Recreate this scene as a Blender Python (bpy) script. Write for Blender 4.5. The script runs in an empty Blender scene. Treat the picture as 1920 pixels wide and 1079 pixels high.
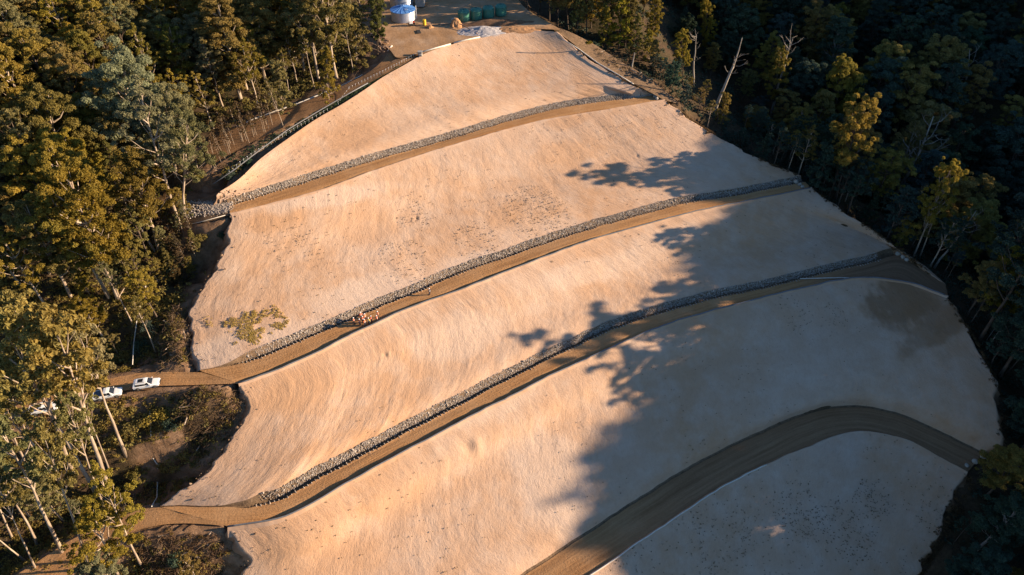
import bpy, bmesh, math, random
import numpy as np
from mathutils import Vector, Matrix, kdtree

C = bpy.context.scene.collection
R_ = math.radians

# ------------------------------------------------------------------ camera, sky, sun
CAM_Z, PITCH, FPX = 120.0, R_(42.0), 1280.0
SUN_EL, SUN_AZ = R_(15.0), math.atan2(0.06, 1.0)      # azimuth measured from +X towards +Y
cam_d = bpy.data.cameras.new('camera'); cam = bpy.data.objects.new('camera', cam_d); C.objects.link(cam)
cam.location = (0, 0, CAM_Z); cam.rotation_euler = (R_(90) - PITCH, 0, 0)
cam_d.sensor_width = 36.0; cam_d.lens = 24.0; cam_d.clip_end = 6000; cam_d.clip_start = 1.0
bpy.context.scene.camera = cam

W = bpy.data.worlds.new('World'); bpy.context.scene.world = W; W.use_nodes = True
nt = W.node_tree; nt.nodes.clear()
wo = nt.nodes.new('ShaderNodeOutputWorld'); bg = nt.nodes.new('ShaderNodeBackground'); sk = nt.nodes.new('ShaderNodeTexSky')
sk.sky_type = 'NISHITA'; sk.sun_disc = False; sk.sun_elevation = SUN_EL; sk.sun_rotation = R_(90) - SUN_AZ
sk.air_density = 1.0; sk.dust_density = 0.1; sk.ozone_density = 4.6
bg.inputs['Strength'].default_value = 0.078
nt.links.new(sk.outputs[0], bg.inputs[0]); nt.links.new(bg.outputs[0], wo.inputs[0])

sun_d = bpy.data.lights.new('sun', 'SUN'); sun = bpy.data.objects.new('sun', sun_d); C.objects.link(sun)
sun_d.energy = 5.0; sun_d.angle = R_(0.55); sun_d.color = (1.0, 0.77, 0.53)
SUNV = Vector((math.cos(SUN_AZ) * math.cos(SUN_EL), math.sin(SUN_AZ) * math.cos(SUN_EL), math.sin(SUN_EL)))
sun.rotation_euler = SUNV.to_track_quat('Z', 'Y').to_euler(); sun.location = (300, 60, 200)

vs = bpy.context.scene.view_settings
vs.view_transform = 'Standard'; vs.look = 'None'; vs.gamma = 1.0; vs.use_curve_mapping = False; vs.exposure = 1.28
cy_ = bpy.context.scene.cycles
cy_.max_bounces = 5; cy_.diffuse_bounces = 3; cy_.glossy_bounces = 2; cy_.transmission_bounces = 2; cy_.transparent_max_bounces = 4

# ------------------------------------------------------------------ helpers: pixels of the photo to points in the world
SP, CP = math.sin(PITCH), math.cos(PITCH)
def ray(px, py):
    v = (539.5 - py) / FPX
    return np.array([(px - 960) / FPX, CP + SP * v, -SP + CP * v])
def at(px, py, z):
    d = ray(px, py); t = (z - CAM_Z) / d[2]
    return np.array([0, 0, CAM_Z]) + d * t
def proj(p):
    x, y, z = p[0], p[1], p[2] - CAM_Z
    f = y * CP - z * SP; u = y * SP + z * CP
    if f < 1: return (-9999, -9999)
    return (960 + FPX * x / f, 539.5 - FPX * u / f)

# ------------------------------------------------------------------ helpers: noise, meshes, objects
def vnoise(x, y, s=0.0):
    x = np.asarray(x, float); y = np.asarray(y, float)
    xi = np.floor(x); yi = np.floor(y); fx = x - xi; fy = y - yi
    fx = fx * fx * (3 - 2 * fx); fy = fy * fy * (3 - 2 * fy)
    def h(a, b):
        q = np.sin(a * 127.1 + b * 311.7 + s * 74.7) * 43758.5453
        return q - np.floor(q)
    return ((h(xi, yi) * (1 - fx) + h(xi + 1, yi) * fx) * (1 - fy) + (h(xi, yi + 1) * (1 - fx) + h(xi + 1, yi + 1) * fx) * fy) * 2 - 1
def fbm(x, y, s=0.0, o=4):
    r = 0; a = 1.0; t = 0
    for k in range(o):
        r = r + a * vnoise(x * 2 ** k, y * 2 ** k, s + k * 3.1); t += a; a *= 0.5
    return r / t
def sstep(a, b, x):
    t = np.clip((x - a) / (b - a), 0, 1); return t * t * (3 - 2 * t)

def resample(P, n):
    P = np.asarray(P, float); d = np.r_[0, np.cumsum(np.linalg.norm(np.diff(P, axis=0), axis=1))]
    # smooth (Catmull-Rom) interpolation along the arc
    s = np.linspace(0, d[-1], n); out = np.empty((n, P.shape[1]))
    T = np.gradient(P, d, axis=0) if len(P) > 2 else np.repeat(((P[1] - P[0]) / d[-1])[None], 2, 0)
    i = np.clip(np.searchsorted(d, s, side='right') - 1, 0, len(P) - 2)
    h = (d[i + 1] - d[i])[:, None]; t = ((s - d[i])[:, None]) / h
    out = (2*t**3 - 3*t**2 + 1)*P[i] + (t**3 - 2*t**2 + t)*h*T[i] + (-2*t**3 + 3*t**2)*P[i+1] + (t**3 - t**2)*h*T[i+1]
    return out
def plen(P):
    return float(np.linalg.norm(np.diff(np.asarray(P), axis=0), axis=1).sum())

def raw_mesh(name, V, F, smooth=False):
    """V (n,3), F (m,k) arrays of one face size"""
    me = bpy.data.meshes.new(name); V = np.ascontiguousarray(V, np.float32); F = np.ascontiguousarray(F, np.int32); m, k = F.shape
    me.vertices.add(len(V)); me.vertices.foreach_set('co', V.ravel())
    me.loops.add(m * k); me.loops.foreach_set('vertex_index', F.ravel())
    me.polygons.add(m); me.polygons.foreach_set('loop_start', np.arange(0, m * k, k, dtype=np.int32))
    try: me.polygons.foreach_set('loop_total', np.full(m, k, np.int32))
    except Exception: pass
    me.update(calc_edges=True)
    me.polygons.foreach_set('use_smooth', np.full(m, smooth, bool)); me.update()
    return me
def set_attr(me, name, vals):
    a = me.attributes.new(name, 'FLOAT', 'POINT'); a.data.foreach_set('value', np.ascontiguousarray(vals, np.float32).ravel())
def grid_mesh(name, P, smooth=True, uv=None, attrs=None):
    r, c = P.shape[:2]
    idx = np.arange(r * c).reshape(r, c)
    F = np.stack([idx[:-1, :-1], idx[1:, :-1], idx[1:, 1:], idx[:-1, 1:]], -1).reshape(-1, 4)
    e1 = P[1, 0] - P[0, 0]
    me = raw_mesh(name, P.reshape(-1, 3), F, smooth)
    # make faces look up
    n = np.cross(P[1:, :-1] - P[:-1, :-1], P[:-1, 1:] - P[:-1, :-1])
    if np.mean(n[..., 2]) < 0: me.flip_normals()
    if uv is not None:
        l = me.uv_layers.new(name='UVMap'); vi = np.empty(len(me.loops), np.int32); me.loops.foreach_get('vertex_index', vi)
        l.data.foreach_set('uv', np.ascontiguousarray(uv.reshape(-1, 2)[vi], np.float32).ravel())
    for k, v in (attrs or {}).items(): set_attr(me, k, v)
    return me
class MB:
    """collects shapes that become ONE mesh"""
    def __init__(s): s.v = []; s.f = []
    def add(s, V, F):
        o = len(s.v); s.v.extend([tuple(p) for p in V]); s.f.extend([tuple(i + o for i in f) for f in F]); return s
    def box(s, c, d, rz=0, taper=1.0, ry=0):
        x, y, z = d[0] / 2, d[1] / 2, d[2] / 2
        V = [(-x, -y, -z), (x, -y, -z), (x, y, -z), (-x, y, -z), (-x * taper, -y * taper, z), (x * taper, -y * taper, z), (x * taper, y * taper, z), (-x * taper, y * taper, z)]
        M = Matrix.Translation(c) @ Matrix.Rotation(rz, 4, 'Z') @ Matrix.Rotation(ry, 4, 'Y')
        return s.add([M @ Vector(p) for p in V], [(0, 3, 2, 1), (4, 5, 6, 7), (0, 1, 5, 4), (1, 2, 6, 5), (2, 3, 7, 6), (3, 0, 4, 7)])
    def tube(s, P, rad, n=6, cap=True):
        P = [Vector(p) for p in P]; L = len(P)
        if not hasattr(rad, '__len__'): rad = [rad] * L
        V = []; prev = None
        for i, p in enumerate(P):
            t = (P[min(i + 1, L - 1)] - P[max(i - 1, 0)]).normalized()
            if prev is None:
                a = Vector((0, 0, 1)) if abs(t.z) < 0.8 else Vector((1, 0, 0)); u = t.cross(a).normalized()
            else:
                u = (prev - t * prev.dot(t)).normalized()
            prev = u; w = t.cross(u)
            for k in range(n):
                an = 2 * math.pi * k / n; V.append(p + (u * math.cos(an) + w * math.sin(an)) * rad[i])
        F = [(i * n + k, i * n + (k + 1) % n, (i + 1) * n + (k + 1) % n, (i + 1) * n + k) for i in range(L - 1) for k in range(n)]
        if cap: F += [tuple(range(n))[::-1], tuple((L - 1) * n + k for k in range(n))]
        return s.add(V, F)
    def lathe(s, prof, n=24, c=(0, 0, 0)):
        V = [(c[0] + r * math.cos(2 * math.pi * k / n), c[1] + r * math.sin(2 * math.pi * k / n), c[2] + z) for r, z in prof for k in range(n)]
        F = [(i * n + k, i * n + (k + 1) % n, (i + 1) * n + (k + 1) % n, (i + 1) * n + k) for i in range(len(prof) - 1) for k in range(n)]
        F += [tuple(range(n))[::-1], tuple((len(prof) - 1) * n + k for k in range(n))]
        return s.add(V, F)
    def blob(s, c, r, rnd, sub=1, j=0.2):
        V, F = ICO[sub]
        o = [(c[0] + p[0] * r[0] * (1 + rnd.uniform(-j, j)), c[1] + p[1] * r[1] * (1 + rnd.uniform(-j, j)), c[2] + p[2] * r[2] * (1 + rnd.uniform(-j, j))) for p in V]
        return s.add(o, F)
    def loft(s, secs, cap=True):
        n = len(secs[0]); V = [p for q in secs for p in q]
        F = [(i * n + k, i * n + (k + 1) % n, (i + 1) * n + (k + 1) % n, (i + 1) * n + k) for i in range(len(secs) - 1) for k in range(n)]
        if cap: F += [tuple(range(n))[::-1], tuple((len(secs) - 1) * n + k for k in range(n))]
        return s.add(V, F)
    def mesh(s, name, smooth=False):
        me = bpy.data.meshes.new(name); me.from_pydata(s.v, [], s.f); me.update()
        bm = bmesh.new(); bm.from_mesh(me); bmesh.ops.recalc_face_normals(bm, faces=bm.faces); bm.to_mesh(me); bm.free()
        if smooth: me.polygons.foreach_set('use_smooth', np.full(len(me.polygons), True))
        return me
    def build(s, name, mat, parent=None, smooth=False, bevel=0):
        o = obj(name, s.mesh(name, smooth), mat, parent)
        if bevel:
            b = o.modifiers.new('bevel', 'BEVEL'); b.width = bevel; b.segments = 2; b.limit_method = 'ANGLE'
        return o
def _ico(sub):
    bm = bmesh.new(); bmesh.ops.create_icosphere(bm, subdivisions=sub, radius=1); bm.verts.ensure_lookup_table()
    r = ([tuple(v.co) for v in bm.verts], [tuple(v.index for v in f.verts) for f in bm.faces]); bm.free(); return r
ICO = {1: _ico(1), 2: _ico(2), 3: _ico(3)}
def obj(name, me, mat=None, parent=None):
    o = bpy.data.objects.new(name, me); C.objects.link(o)
    if mat is not None and len(me.materials) == 0: me.materials.append(mat)
    if parent is not None: o.parent = parent
    return o
def tag(o, label=None, cat=None, group=None, kind=None):
    if label: o['label'] = label
    if cat: o['category'] = cat
    if group: o['group'] = group
    if kind: o['kind'] = kind
    return o
def empty(name, loc=(0, 0, 0), rz=0, label=None, cat=None, group=None):
    o = bpy.data.objects.new(name, None); C.objects.link(o); o.location = loc; o.rotation_euler = (0, 0, rz); o.empty_display_size = 0.5
    return tag(o, label, cat, group)
def copy_tree(o, parent=None):
    c = o.copy(); C.objects.link(c)
    if parent is not None: c.parent = parent
    for ch in list(o.children): copy_tree(ch, c)
    return c

# ------------------------------------------------------------------ materials
class N:
    def __init__(s, name, rough=0.9, spec=0.2):
        s.m = bpy.data.materials.new(name); s.m.use_nodes = True; s.t = s.m.node_tree; s.b = s.t.nodes['Principled BSDF']
        s.b.inputs['Roughness'].default_value = rough; s.b.inputs['Specular IOR Level'].default_value = spec
    def n(s, typ, **kw):
        x = s.t.nodes.new(typ)
        for k, v in kw.items(): setattr(x, k, v)
        return x
    def l(s, a, b): s.t.links.new(a, b)
    def noise(s, vec, scale, detail=4, rough=0.6):
        x = s.n('ShaderNodeTexNoise'); x.inputs['Scale'].default_value = scale; x.inputs['Detail'].default_value = detail; x.inputs['Roughness'].default_value = rough
        if vec is not None: s.l(vec, x.inputs['Vector'])
        return x.outputs['Fac']
    def ramp(s, fac, stops):
        x = s.n('ShaderNodeValToRGB'); e = x.color_ramp.elements
        while len(e) < len(stops): e.new(0.5)
        for i, (p, c) in enumerate(stops): e[i].position = p; e[i].color = (*c, 1) if len(c) == 3 else c
        s.l(fac, x.inputs[0]); return x.outputs[0]
    def mix(s, fac, a, b, mode='MIX'):
        x = s.n('ShaderNodeMix', data_type='RGBA', blend_type=mode)
        for sock, v in ((x.inputs[0], fac), (x.inputs[6], a), (x.inputs[7], b)):
            if isinstance(v, (int, float)): sock.default_value = v
            elif isinstance(v, tuple): sock.default_value = (*v, 1)
            else: s.l(v, sock)
        return x.outputs[2]
    def math(s, op, a, b=0.0):
        x = s.n('ShaderNodeMath', operation=op)
        for sock, v in ((x.inputs[0], a), (x.inputs[1], b)):
            if isinstance(v, (int, float)): sock.default_value = v
            else: s.l(v, sock)
        return x.outputs[0]
    def attr(s, name): x = s.n('ShaderNodeAttribute', attribute_name=name); return x.outputs['Fac']
    def scaled(s, vec, sc):
        x = s.n('ShaderNodeMapping'); x.inputs['Scale'].default_value = sc; s.l(vec, x.inputs['Vector']); return x.outputs[0]
    def bump(s, h, strength, dist=0.1):
        x = s.n('ShaderNodeBump'); x.inputs['Strength'].default_value = strength; x.inputs['Distance'].default_value = dist; s.l(h, x.inputs['Height']); s.l(x.outputs[0], s.b.inputs['Normal'])
    def col(s, c):
        if isinstance(c, tuple): s.b.inputs['Base Color'].default_value = (*c, 1)
        else: s.l(c, s.b.inputs['Base Color'])
        return s
M = {}
def plain(name, c, rough=0.7, spec=0.3, metal=0.0, var=0.15, scale=3.0):
    k = N(name, rough, spec); tc = k.n('ShaderNodeTexCoord').outputs['Object']
    f = k.noise(tc, scale, 5)
    lo = tuple(x * (1 - var) for x in c); hi = tuple(min(1, x * (1 + var)) for x in c)
    k.col(k.ramp(f, [(0.3, lo), (0.7, hi)])); k.b.inputs['Metallic'].default_value = metal
    M[name] = k.m; return k.m

def soil(name, base, orange, pale, specks=True):
    k = N(name, 0.95, 0.1); uv = k.n('ShaderNodeUVMap', uv_map='UVMap').outputs[0]; pos = k.n('ShaderNodeNewGeometry').outputs['Position']
    big = k.noise(pos, 0.035, 4, 0.55); mid = k.noise(pos, 0.22, 5, 0.6)
    wz = k.n('ShaderNodeVectorMath', operation='MULTIPLY_ADD'); wn = k.n('ShaderNodeTexNoise'); wn.inputs['Scale'].default_value = 0.09; wn.inputs['Detail'].default_value = 3; k.l(uv, wn.inputs['Vector']); k.l(wn.outputs['Color'], wz.inputs[0]); wz.inputs[1].default_value = (3, 2, 0); k.l(uv, wz.inputs[2]); uv = wz.outputs[0]
    streak = k.noise(k.scaled(uv, (1.3, 0.85, 1)), 1.0, 5, 0.7); fine = k.noise(k.scaled(uv, (3.4, 2.2, 1)), 1.0, 4, 0.75)
    c = k.mix(k.ramp(big, [(0.35, (0, 0, 0)), (0.68, (1, 1, 1))]), base, orange)
    c = k.mix(k.ramp(mid, [(0.42, (0, 0, 0)), (0.75, (0.55, 0.55, 0.55))]), c, pale)
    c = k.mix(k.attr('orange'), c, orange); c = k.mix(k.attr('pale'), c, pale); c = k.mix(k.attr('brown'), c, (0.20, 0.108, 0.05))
    c = k.mix(0.4, c, k.ramp(streak, [(0.25, (0.74, 0.70, 0.66)), (0.5, (1, 1, 1)), (0.75, (1.0, 1.0, 1.0))]), 'MULTIPLY')
    dash = k.noise(k.scaled(uv, (2.1, 0.9, 1)), 1.0, 3, 0.7); zone = k.noise(pos, 0.10, 3)
    c = k.mix(k.math('MULTIPLY', k.ramp(dash, [(0.60, (0, 0, 0)), (0.68, (1, 1, 1))]), k.ramp(zone, [(0.4, (0.12, 0.12, 0.12)), (0.62, (0.5, 0.5, 0.5))])), c, (0.36, 0.225, 0.135))
    if specks:
        sp = k.noise(pos, 1.9, 3, 0.8); c = k.mix(k.ramp(sp, [(0.70, (0, 0, 0)), (0.78, (0.35, 0.35, 0.35))]), c, (0.16, 0.105, 0.06))
    k.col(c)
    h = k.math('ADD', k.math('MULTIPLY', streak, 1.0), k.math('MULTIPLY', fine, 0.5))
    k.bump(h, 0.6, 0.24); M[name] = k.m
soil('batter_soil', (0.50, 0.345, 0.243), (0.47, 0.280, 0.160), (0.57, 0.440, 0.345))

def road_mat():
    k = N('road_dirt', 0.95, 0.1); uv = k.n('ShaderNodeUVMap', uv_map='UVMap').outputs[0]; pos = k.n('ShaderNodeNewGeometry').outputs['Position']
    a = k.noise(k.scaled(uv, (0.035, 1.3, 1)), 1.0, 4, 0.65); b = k.noise(pos, 0.18, 5, 0.6); f = k.noise(pos, 2.5, 5, 0.7)
    c = k.ramp(a, [(0.3, (0.33, 0.165, 0.066)), (0.7, (0.50, 0.275, 0.120))])
    c = k.mix(k.ramp(b, [(0.45, (0, 0, 0)), (0.75, (0.7, 0.7, 0.7))]), c, (0.52, 0.31, 0.155))
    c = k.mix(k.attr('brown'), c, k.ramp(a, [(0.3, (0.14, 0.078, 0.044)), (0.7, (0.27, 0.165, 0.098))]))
    c = k.mix(0.5, c, k.ramp(f, [(0.3, (0.7, 0.7, 0.7)), (0.6, (1, 1, 1))]), 'MULTIPLY'); k.col(c)
    k.bump(k.math('ADD', f, a), 0.6, 0.2); M['road_dirt'] = k.m
road_mat()
def ditch_mat():
    k = N('ditch_soil', 0.95, 0.1); pos = k.n('ShaderNodeNewGeometry').outputs['Position']
    f = k.noise(pos, 1.3, 6, 0.7); k.col(k.ramp(f, [(0.3, (0.10, 0.066, 0.040)), (0.7, (0.25, 0.165, 0.10))])); k.bump(f, 0.8, 0.25); M['ditch_soil'] = k.m
ditch_mat()
def pad_mat():
    k = N('pad_soil', 0.95, 0.1); pos = k.n('ShaderNodeNewGeometry').outputs['Position']; a = k.noise(pos, 0.16, 5, 0.6); f = k.noise(pos, 1.2, 6, 0.7)
    c = k.ramp(a, [(0.3, (0.33, 0.185, 0.085)), (0.55, (0.43, 0.265, 0.145)), (0.75, (0.50, 0.35, 0.23))]); c = k.mix(0.5, c, k.ramp(f, [(0.3, (0.7, 0.68, 0.66)), (0.6, (1, 1, 1))]), 'MULTIPLY'); k.col(c); k.bump(f, 0.6, 0.15); M['pad_soil'] = k.m
pad_mat()
def floor_mat():
    k = N('forest_floor', 0.95, 0.1); pos = k.n('ShaderNodeNewGeometry').outputs['Position']
    a = k.noise(pos, 0.12, 5, 0.6); f = k.noise(pos, 1.1, 6, 0.75); g = k.noise(pos, 0.45, 4)
    c = k.ramp(f, [(0.3, (0.030, 0.022, 0.014)), (0.7, (0.11, 0.072, 0.042))])
    c = k.mix(k.ramp(a, [(0.45, (0, 0, 0)), (0.65, (0.6, 0.6, 0.6))]), c, (0.055, 0.052, 0.022))
    bare = k.mix(k.ramp(g, [(0.35, (0, 0, 0)), (0.65, (1, 1, 1))]), (0.19, 0.112, 0.062), (0.34, 0.215, 0.132))
    bare = k.mix(0.6, bare, k.ramp(f, [(0.3, (0.55, 0.5, 0.45)), (0.6, (1, 1, 1))]), 'MULTIPLY')
    k.col(k.mix(k.attr('bare'), c, bare)); k.bump(f, 0.9, 0.35); M['forest_floor'] = k.m
floor_mat()
def tinted(name, stops, rough=0.9, trans=0.0, rnd=0.0, spec=0.15):
    """colour from the per-face 'tint' attribute, plus a little change from one object to the next"""
    k = N(name, rough, spec); t = k.attr('tint')
    if rnd:
        oi = k.n('ShaderNodeObjectInfo').outputs['Random']; t = k.math('ADD', k.math('MULTIPLY', t, 1 - rnd), k.math('MULTIPLY', oi, rnd))
    c = k.ramp(t, stops); k.col(c)
    if trans:
        tr = k.n('ShaderNodeBsdfTranslucent'); k.l(c, tr.inputs[0]); mx = k.n('ShaderNodeMixShader'); mx.inputs[0].default_value = trans
        out = k.t.nodes['Material Output']; k.l(k.b.outputs[0], mx.inputs[1]); k.l(tr.outputs[0], mx.inputs[2]); k.l(mx.outputs[0], out.inputs[0])
    M[name] = k.m
tinted('rock', [(0, (0.25, 0.21, 0.175)), (0.6, (0.39, 0.33, 0.275)), (1, (0.52, 0.45, 0.38))])
PAL = dict(leaf_olive=(0.225, 0.180, 0.056), leaf_grey=(0.210, 0.190, 0.094), leaf_gold=(0.260, 0.198, 0.036), leaf_deep=(0.058, 0.088, 0.062), leaf_brown=(0.125, 0.083, 0.042))  # leaf_deep: bluish gully shade put into the leaf colour; also colours dark green shrubs
def leaf_mat():
    k = N('leaf', 0.6, 0.15); t = k.attr('tint'); oc = k.n('ShaderNodeObjectInfo').outputs['Color']
    c = k.mix(1.0, oc, k.ramp(t, [(0, (0.45, 0.47, 0.5)), (0.5, (0.85, 0.85, 0.8)), (1, (1.0, 0.95, 0.9))]), 'MULTIPLY'); c = k.mix(1.0, c, (1.45, 1.45, 1.45), 'MULTIPLY'); k.col(c)
    tr = k.n('ShaderNodeBsdfTranslucent'); k.l(c, tr.inputs[0]); mx = k.n('ShaderNodeMixShader'); mx.inputs[0].default_value = .45
    out = k.t.nodes['Material Output']; k.l(k.b.outputs[0], mx.inputs[1]); k.l(tr.outputs[0], mx.inputs[2]); k.l(mx.outputs[0], out.inputs[0]); M['leaf'] = k.m
leaf_mat(); CRND = random.Random(3)
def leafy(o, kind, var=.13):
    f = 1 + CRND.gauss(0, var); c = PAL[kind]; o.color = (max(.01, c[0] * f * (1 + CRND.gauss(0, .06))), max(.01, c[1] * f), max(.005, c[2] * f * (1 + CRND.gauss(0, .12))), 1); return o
tinted('grass', [(0, (0.36, 0.26, 0.06)), (0.5, (0.52, 0.38, 0.10)), (1, (0.64, 0.49, 0.19))], 0.8, 0.3)
tinted('tuft', [(0, (0.055, 0.045, 0.018)), (1, (0.16, 0.12, 0.05))], 0.8, 0.1)
tinted('brush', [(0, (0.07, 0.045, 0.028)), (0.5, (0.15, 0.10, 0.065)), (1, (0.30, 0.21, 0.14))], 0.9)
def bark(name, lo, hi):
    k = N(name, 0.8, 0.2); tc = k.n('ShaderNodeTexCoord').outputs['Object']
    f = k.noise(k.scaled(tc, (3, 3, 0.35)), 1.0, 5, 0.65); k.col(k.ramp(f, [(0.35, lo), (0.6, hi)])); k.bump(f, 0.4, 0.05); M[name] = k.m
bark('bark_pale', (0.22, 0.155, 0.105), (0.47, 0.38, 0.29)); bark('bark_dark', (0.05, 0.038, 0.028), (0.14, 0.10, 0.072)); bark('dead_wood', (0.17, 0.145, 0.12), (0.38, 0.335, 0.28))
plain('pipe_black', (0.045, 0.046, 0.05), 0.4, 0.5); plain('pipe_grey', (0.15, 0.15, 0.155), 0.5, 0.5); plain('pipe_white', (0.62, 0.56, 0.47), 0.5, 0.4)
plain('car_white', (0.80, 0.80, 0.79), 0.25, 0.5, var=0.03); plain('glass', (0.02, 0.023, 0.028), 0.06, 0.6, var=0.02); plain('rubber', (0.02, 0.02, 0.02), 0.8)
plain('rim_metal', (0.45, 0.45, 0.46), 0.35, 0.5, 0.8); plain('trim_black', (0.03, 0.03, 0.03), 0.6); plain('lamp', (0.7, 0.7, 0.68), 0.15, 0.6); plain('tail_red', (0.4, 0.02, 0.02), 0.3)
plain('bed_grey', (0.10, 0.115, 0.14), 0.6); plain('tarp_blue', (0.05, 0.11, 0.30), 0.5)
plain('hivis_orange', (0.85, 0.20, 0.08), 0.7); plain('hivis_yellow', (0.85, 0.62, 0.15), 0.7); plain('navy', (0.03, 0.035, 0.06), 0.8); plain('skin_tone', (0.50, 0.32, 0.23), 0.6); plain('helmet_white', (0.82, 0.80, 0.78), 0.35, 0.5, var=0.03); plain('boot', (0.09, 0.05, 0.03), 0.8); plain('hair', (0.05, 0.035, 0.02), 0.8); plain('reflective', (0.75, 0.75, 0.72), 0.4)
plain('zinc', (0.55, 0.57, 0.60), 0.35, 0.5, 0.65, 0.12, 1.2); plain('zinc_sky_tint', (0.13, 0.32, 0.66), 0.4, 0.5, 0.3, 0.12, 1.0); plain('poly_green', (0.06, 0.20, 0.14), 0.35, 0.5, 0, 0.18, 1.0); plain('poly_lid', (0.03, 0.09, 0.065), 0.4)  # roof zinc: the sky's blue reflection is put into its base colour
plain('container_grey', (0.36, 0.35, 0.33), 0.6); plain('yellow_paint', (0.75, 0.48, 0.04), 0.5); plain('red_paint', (0.45, 0.06, 0.04), 0.5); plain('mat_dark', (0.05, 0.048, 0.045), 0.8); plain('concrete', (0.33, 0.31, 0.28), 0.9)
plain('mound_soil', (0.40, 0.22, 0.11), 0.95, 0.1, 0, 0.25, 1.5); plain('brown_soil', (0.17, 0.10, 0.06), 0.95, 0.1, 0, 0.3, 1.5); plain('gravel', (0.40, 0.37, 0.36), 0.95, 0.1, 0, 0.35, 3.0); plain('timber', (0.40, 0.27, 0.18), 0.9, 0.1, 0, 0.3, 2.0)
plain('boulder_stone', (0.36, 0.31, 0.25), 0.9, 0.1, 0, 0.25, 2.0)

# ------------------------------------------------------------------ the terraced fill: slopes, ditches, roads, bunds
Z_RIM, Z1, Z2, Z3, Z4, Z5 = 42.5, 30.5, 17.5, 8.0, -7.0, -19.0
LOFT = []                                   # surface points, for laying the ground round the fill
def px3(L, z): return np.array([at(x, y, z) for x, y in L])
def tint_attrs(P):
    """stains with a shape of their own: (centre, radius) spots of orange, pale and brown earth"""
    a = {k: np.zeros(P.shape[:2]) for k in ('orange', 'pale', 'brown')}
    for kind, c, r, s in STAINS:
        q = (P[..., :2] - c[:2]) @ np.array([[0.91, 0.42], [-0.42, 0.91]]).T
        wob = 0.35 * fbm(P[..., 0] * 0.25, P[..., 1] * 0.25, r[0])
        d = np.sqrt((q[..., 0] / r[0]) ** 2 + (q[..., 1] / r[1]) ** 2) + wob
        a[kind] = np.maximum(a[kind], s * (1 - sstep(0.62 if kind == 'brown' else 0.55, 1.12, d + (.25 * fbm(P[..., 0] * .9, P[..., 1] * .9, 2) if kind == 'brown' else 0))))
    return a
DENTS = [(*at(880, 856, 2.6)[:2], 1.5, .42), (*at(725, 680, 12.5)[:2], .6, .25), (*at(1198, 272, 27)[:2], .5, .25), (*at(780, 398, 25)[:2], .6, .25)]
STAINS = [('orange', at(520, 425, 27), (7, 3), .9), ('orange', at(560, 740, 14), (9, 5), .8), ('orange', at(500, 760, 12), (5, 5), .6), ('orange', at(660, 220, 39), (8, 5), .8),
          ('orange', at(1070, 230, 29), (8, 3), .6), ('orange', at(1100, 120, 40), (4, 9), .6), ('orange', at(1050, 290, 26), (9, 4), .6), ('orange', at(680, 420, 25), (9, 6), .5), ('orange', at(570, 1000, 4), (9, 5), .7), ('orange', at(640, 1060, 0), (10, 5), .6), ('orange', at(740, 920, 4), (7, 5), .5), ('orange', at(420, 840, 11), (7, 5), .5), ('orange', at(480, 330, 34), (7, 3), .4),
          ('pale', at(700, 540, 20), (16, 5), .7), ('pale', at(560, 620, 19), (8, 5), .6), ('pale', at(900, 480, 21), (12, 5), .6), ('pale', at(610, 375, 29), (20, 2.5), .6), ('pale', at(900, 760, 9), (14, 4), .5), ('pale', at(860, 640, 12), (12, 5), .5), ('pale', at(1030, 900, -2), (10, 12), .6), ('pale', at(1000, 420, 22), (14, 5), .4), ('pale', at(1120, 500, 15), (20, 3), .5), ('pale', at(1250, 450, 15), (14, 3), .4), ('pale', at(400, 660, 19), (6, 4), .6),
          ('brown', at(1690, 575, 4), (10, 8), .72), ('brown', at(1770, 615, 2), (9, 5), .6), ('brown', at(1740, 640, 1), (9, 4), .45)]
def coons(T, B, L, Rr, res=0.38):
    """four edge curves -> grid (top row first)"""
    nc = int(max(plen(T), plen(B)) / res) + 2; nr = int(max(plen(L), plen(Rr)) / res) + 2
    T = resample(T, nc); B = resample(B, nc); L = resample(L, nr); Rr = resample(Rr, nr)
    s = np.linspace(0, 1, nc)[None, :, None]; t = np.linspace(0, 1, nr)[:, None, None]
    P = (1 - t) * T[None] + t * B[None] + (1 - s) * L[:, None] + s * Rr[:, None]
    P -= (1 - s) * (1 - t) * T[0] + s * (1 - t) * T[-1] + (1 - s) * t * B[0] + s * t * B[-1]
    return P
def edge3(p0, px, p1):
    """edge curve from 3D end to 3D end through pixels, its height falling evenly"""
    n = len(px); out = [p0]
    for i, q in enumerate(px): 
        z = q[2] if len(q) > 2 else p0[2] + (p1[2] - p0[2]) * (i + 1) / (n + 1); out.append(at(q[0], q[1], z))
    out.append(p1); return np.array(out)
def skirt(P, side, out=2.2, drop=5.0, n=6):
    """rough face hanging from one side column of a grid"""
    col = P[:, 0] if side < 0 else P[:, -1]; inn = P[:, 1] if side < 0 else P[:, -2]
    d = col - inn; d[:, 2] = 0; d /= np.linalg.norm(d, axis=1)[:, None] + 1e-9
    rows = []
    for k in range(1, n + 1):
        q = col + d * out * k / n; q = q.copy(); q[:, 2] -= drop * (k / n) ** 1.2
        w = fbm(q[:, 0] * .45 + k * .37, q[:, 1] * .45 + q[:, 2] * .3, 5) * 1.5 * min(1, k / 2); q[:, 2] += .5 * fbm(q[:, 0] * .9, q[:, 1] * .9, 8) * (k < n); rows.append(q + d * w[:, None])
    S = np.stack(rows, 1)
    return np.concatenate([S[:, ::-1], P], 1) if side < 0 else np.concatenate([P, S], 1), n
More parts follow.
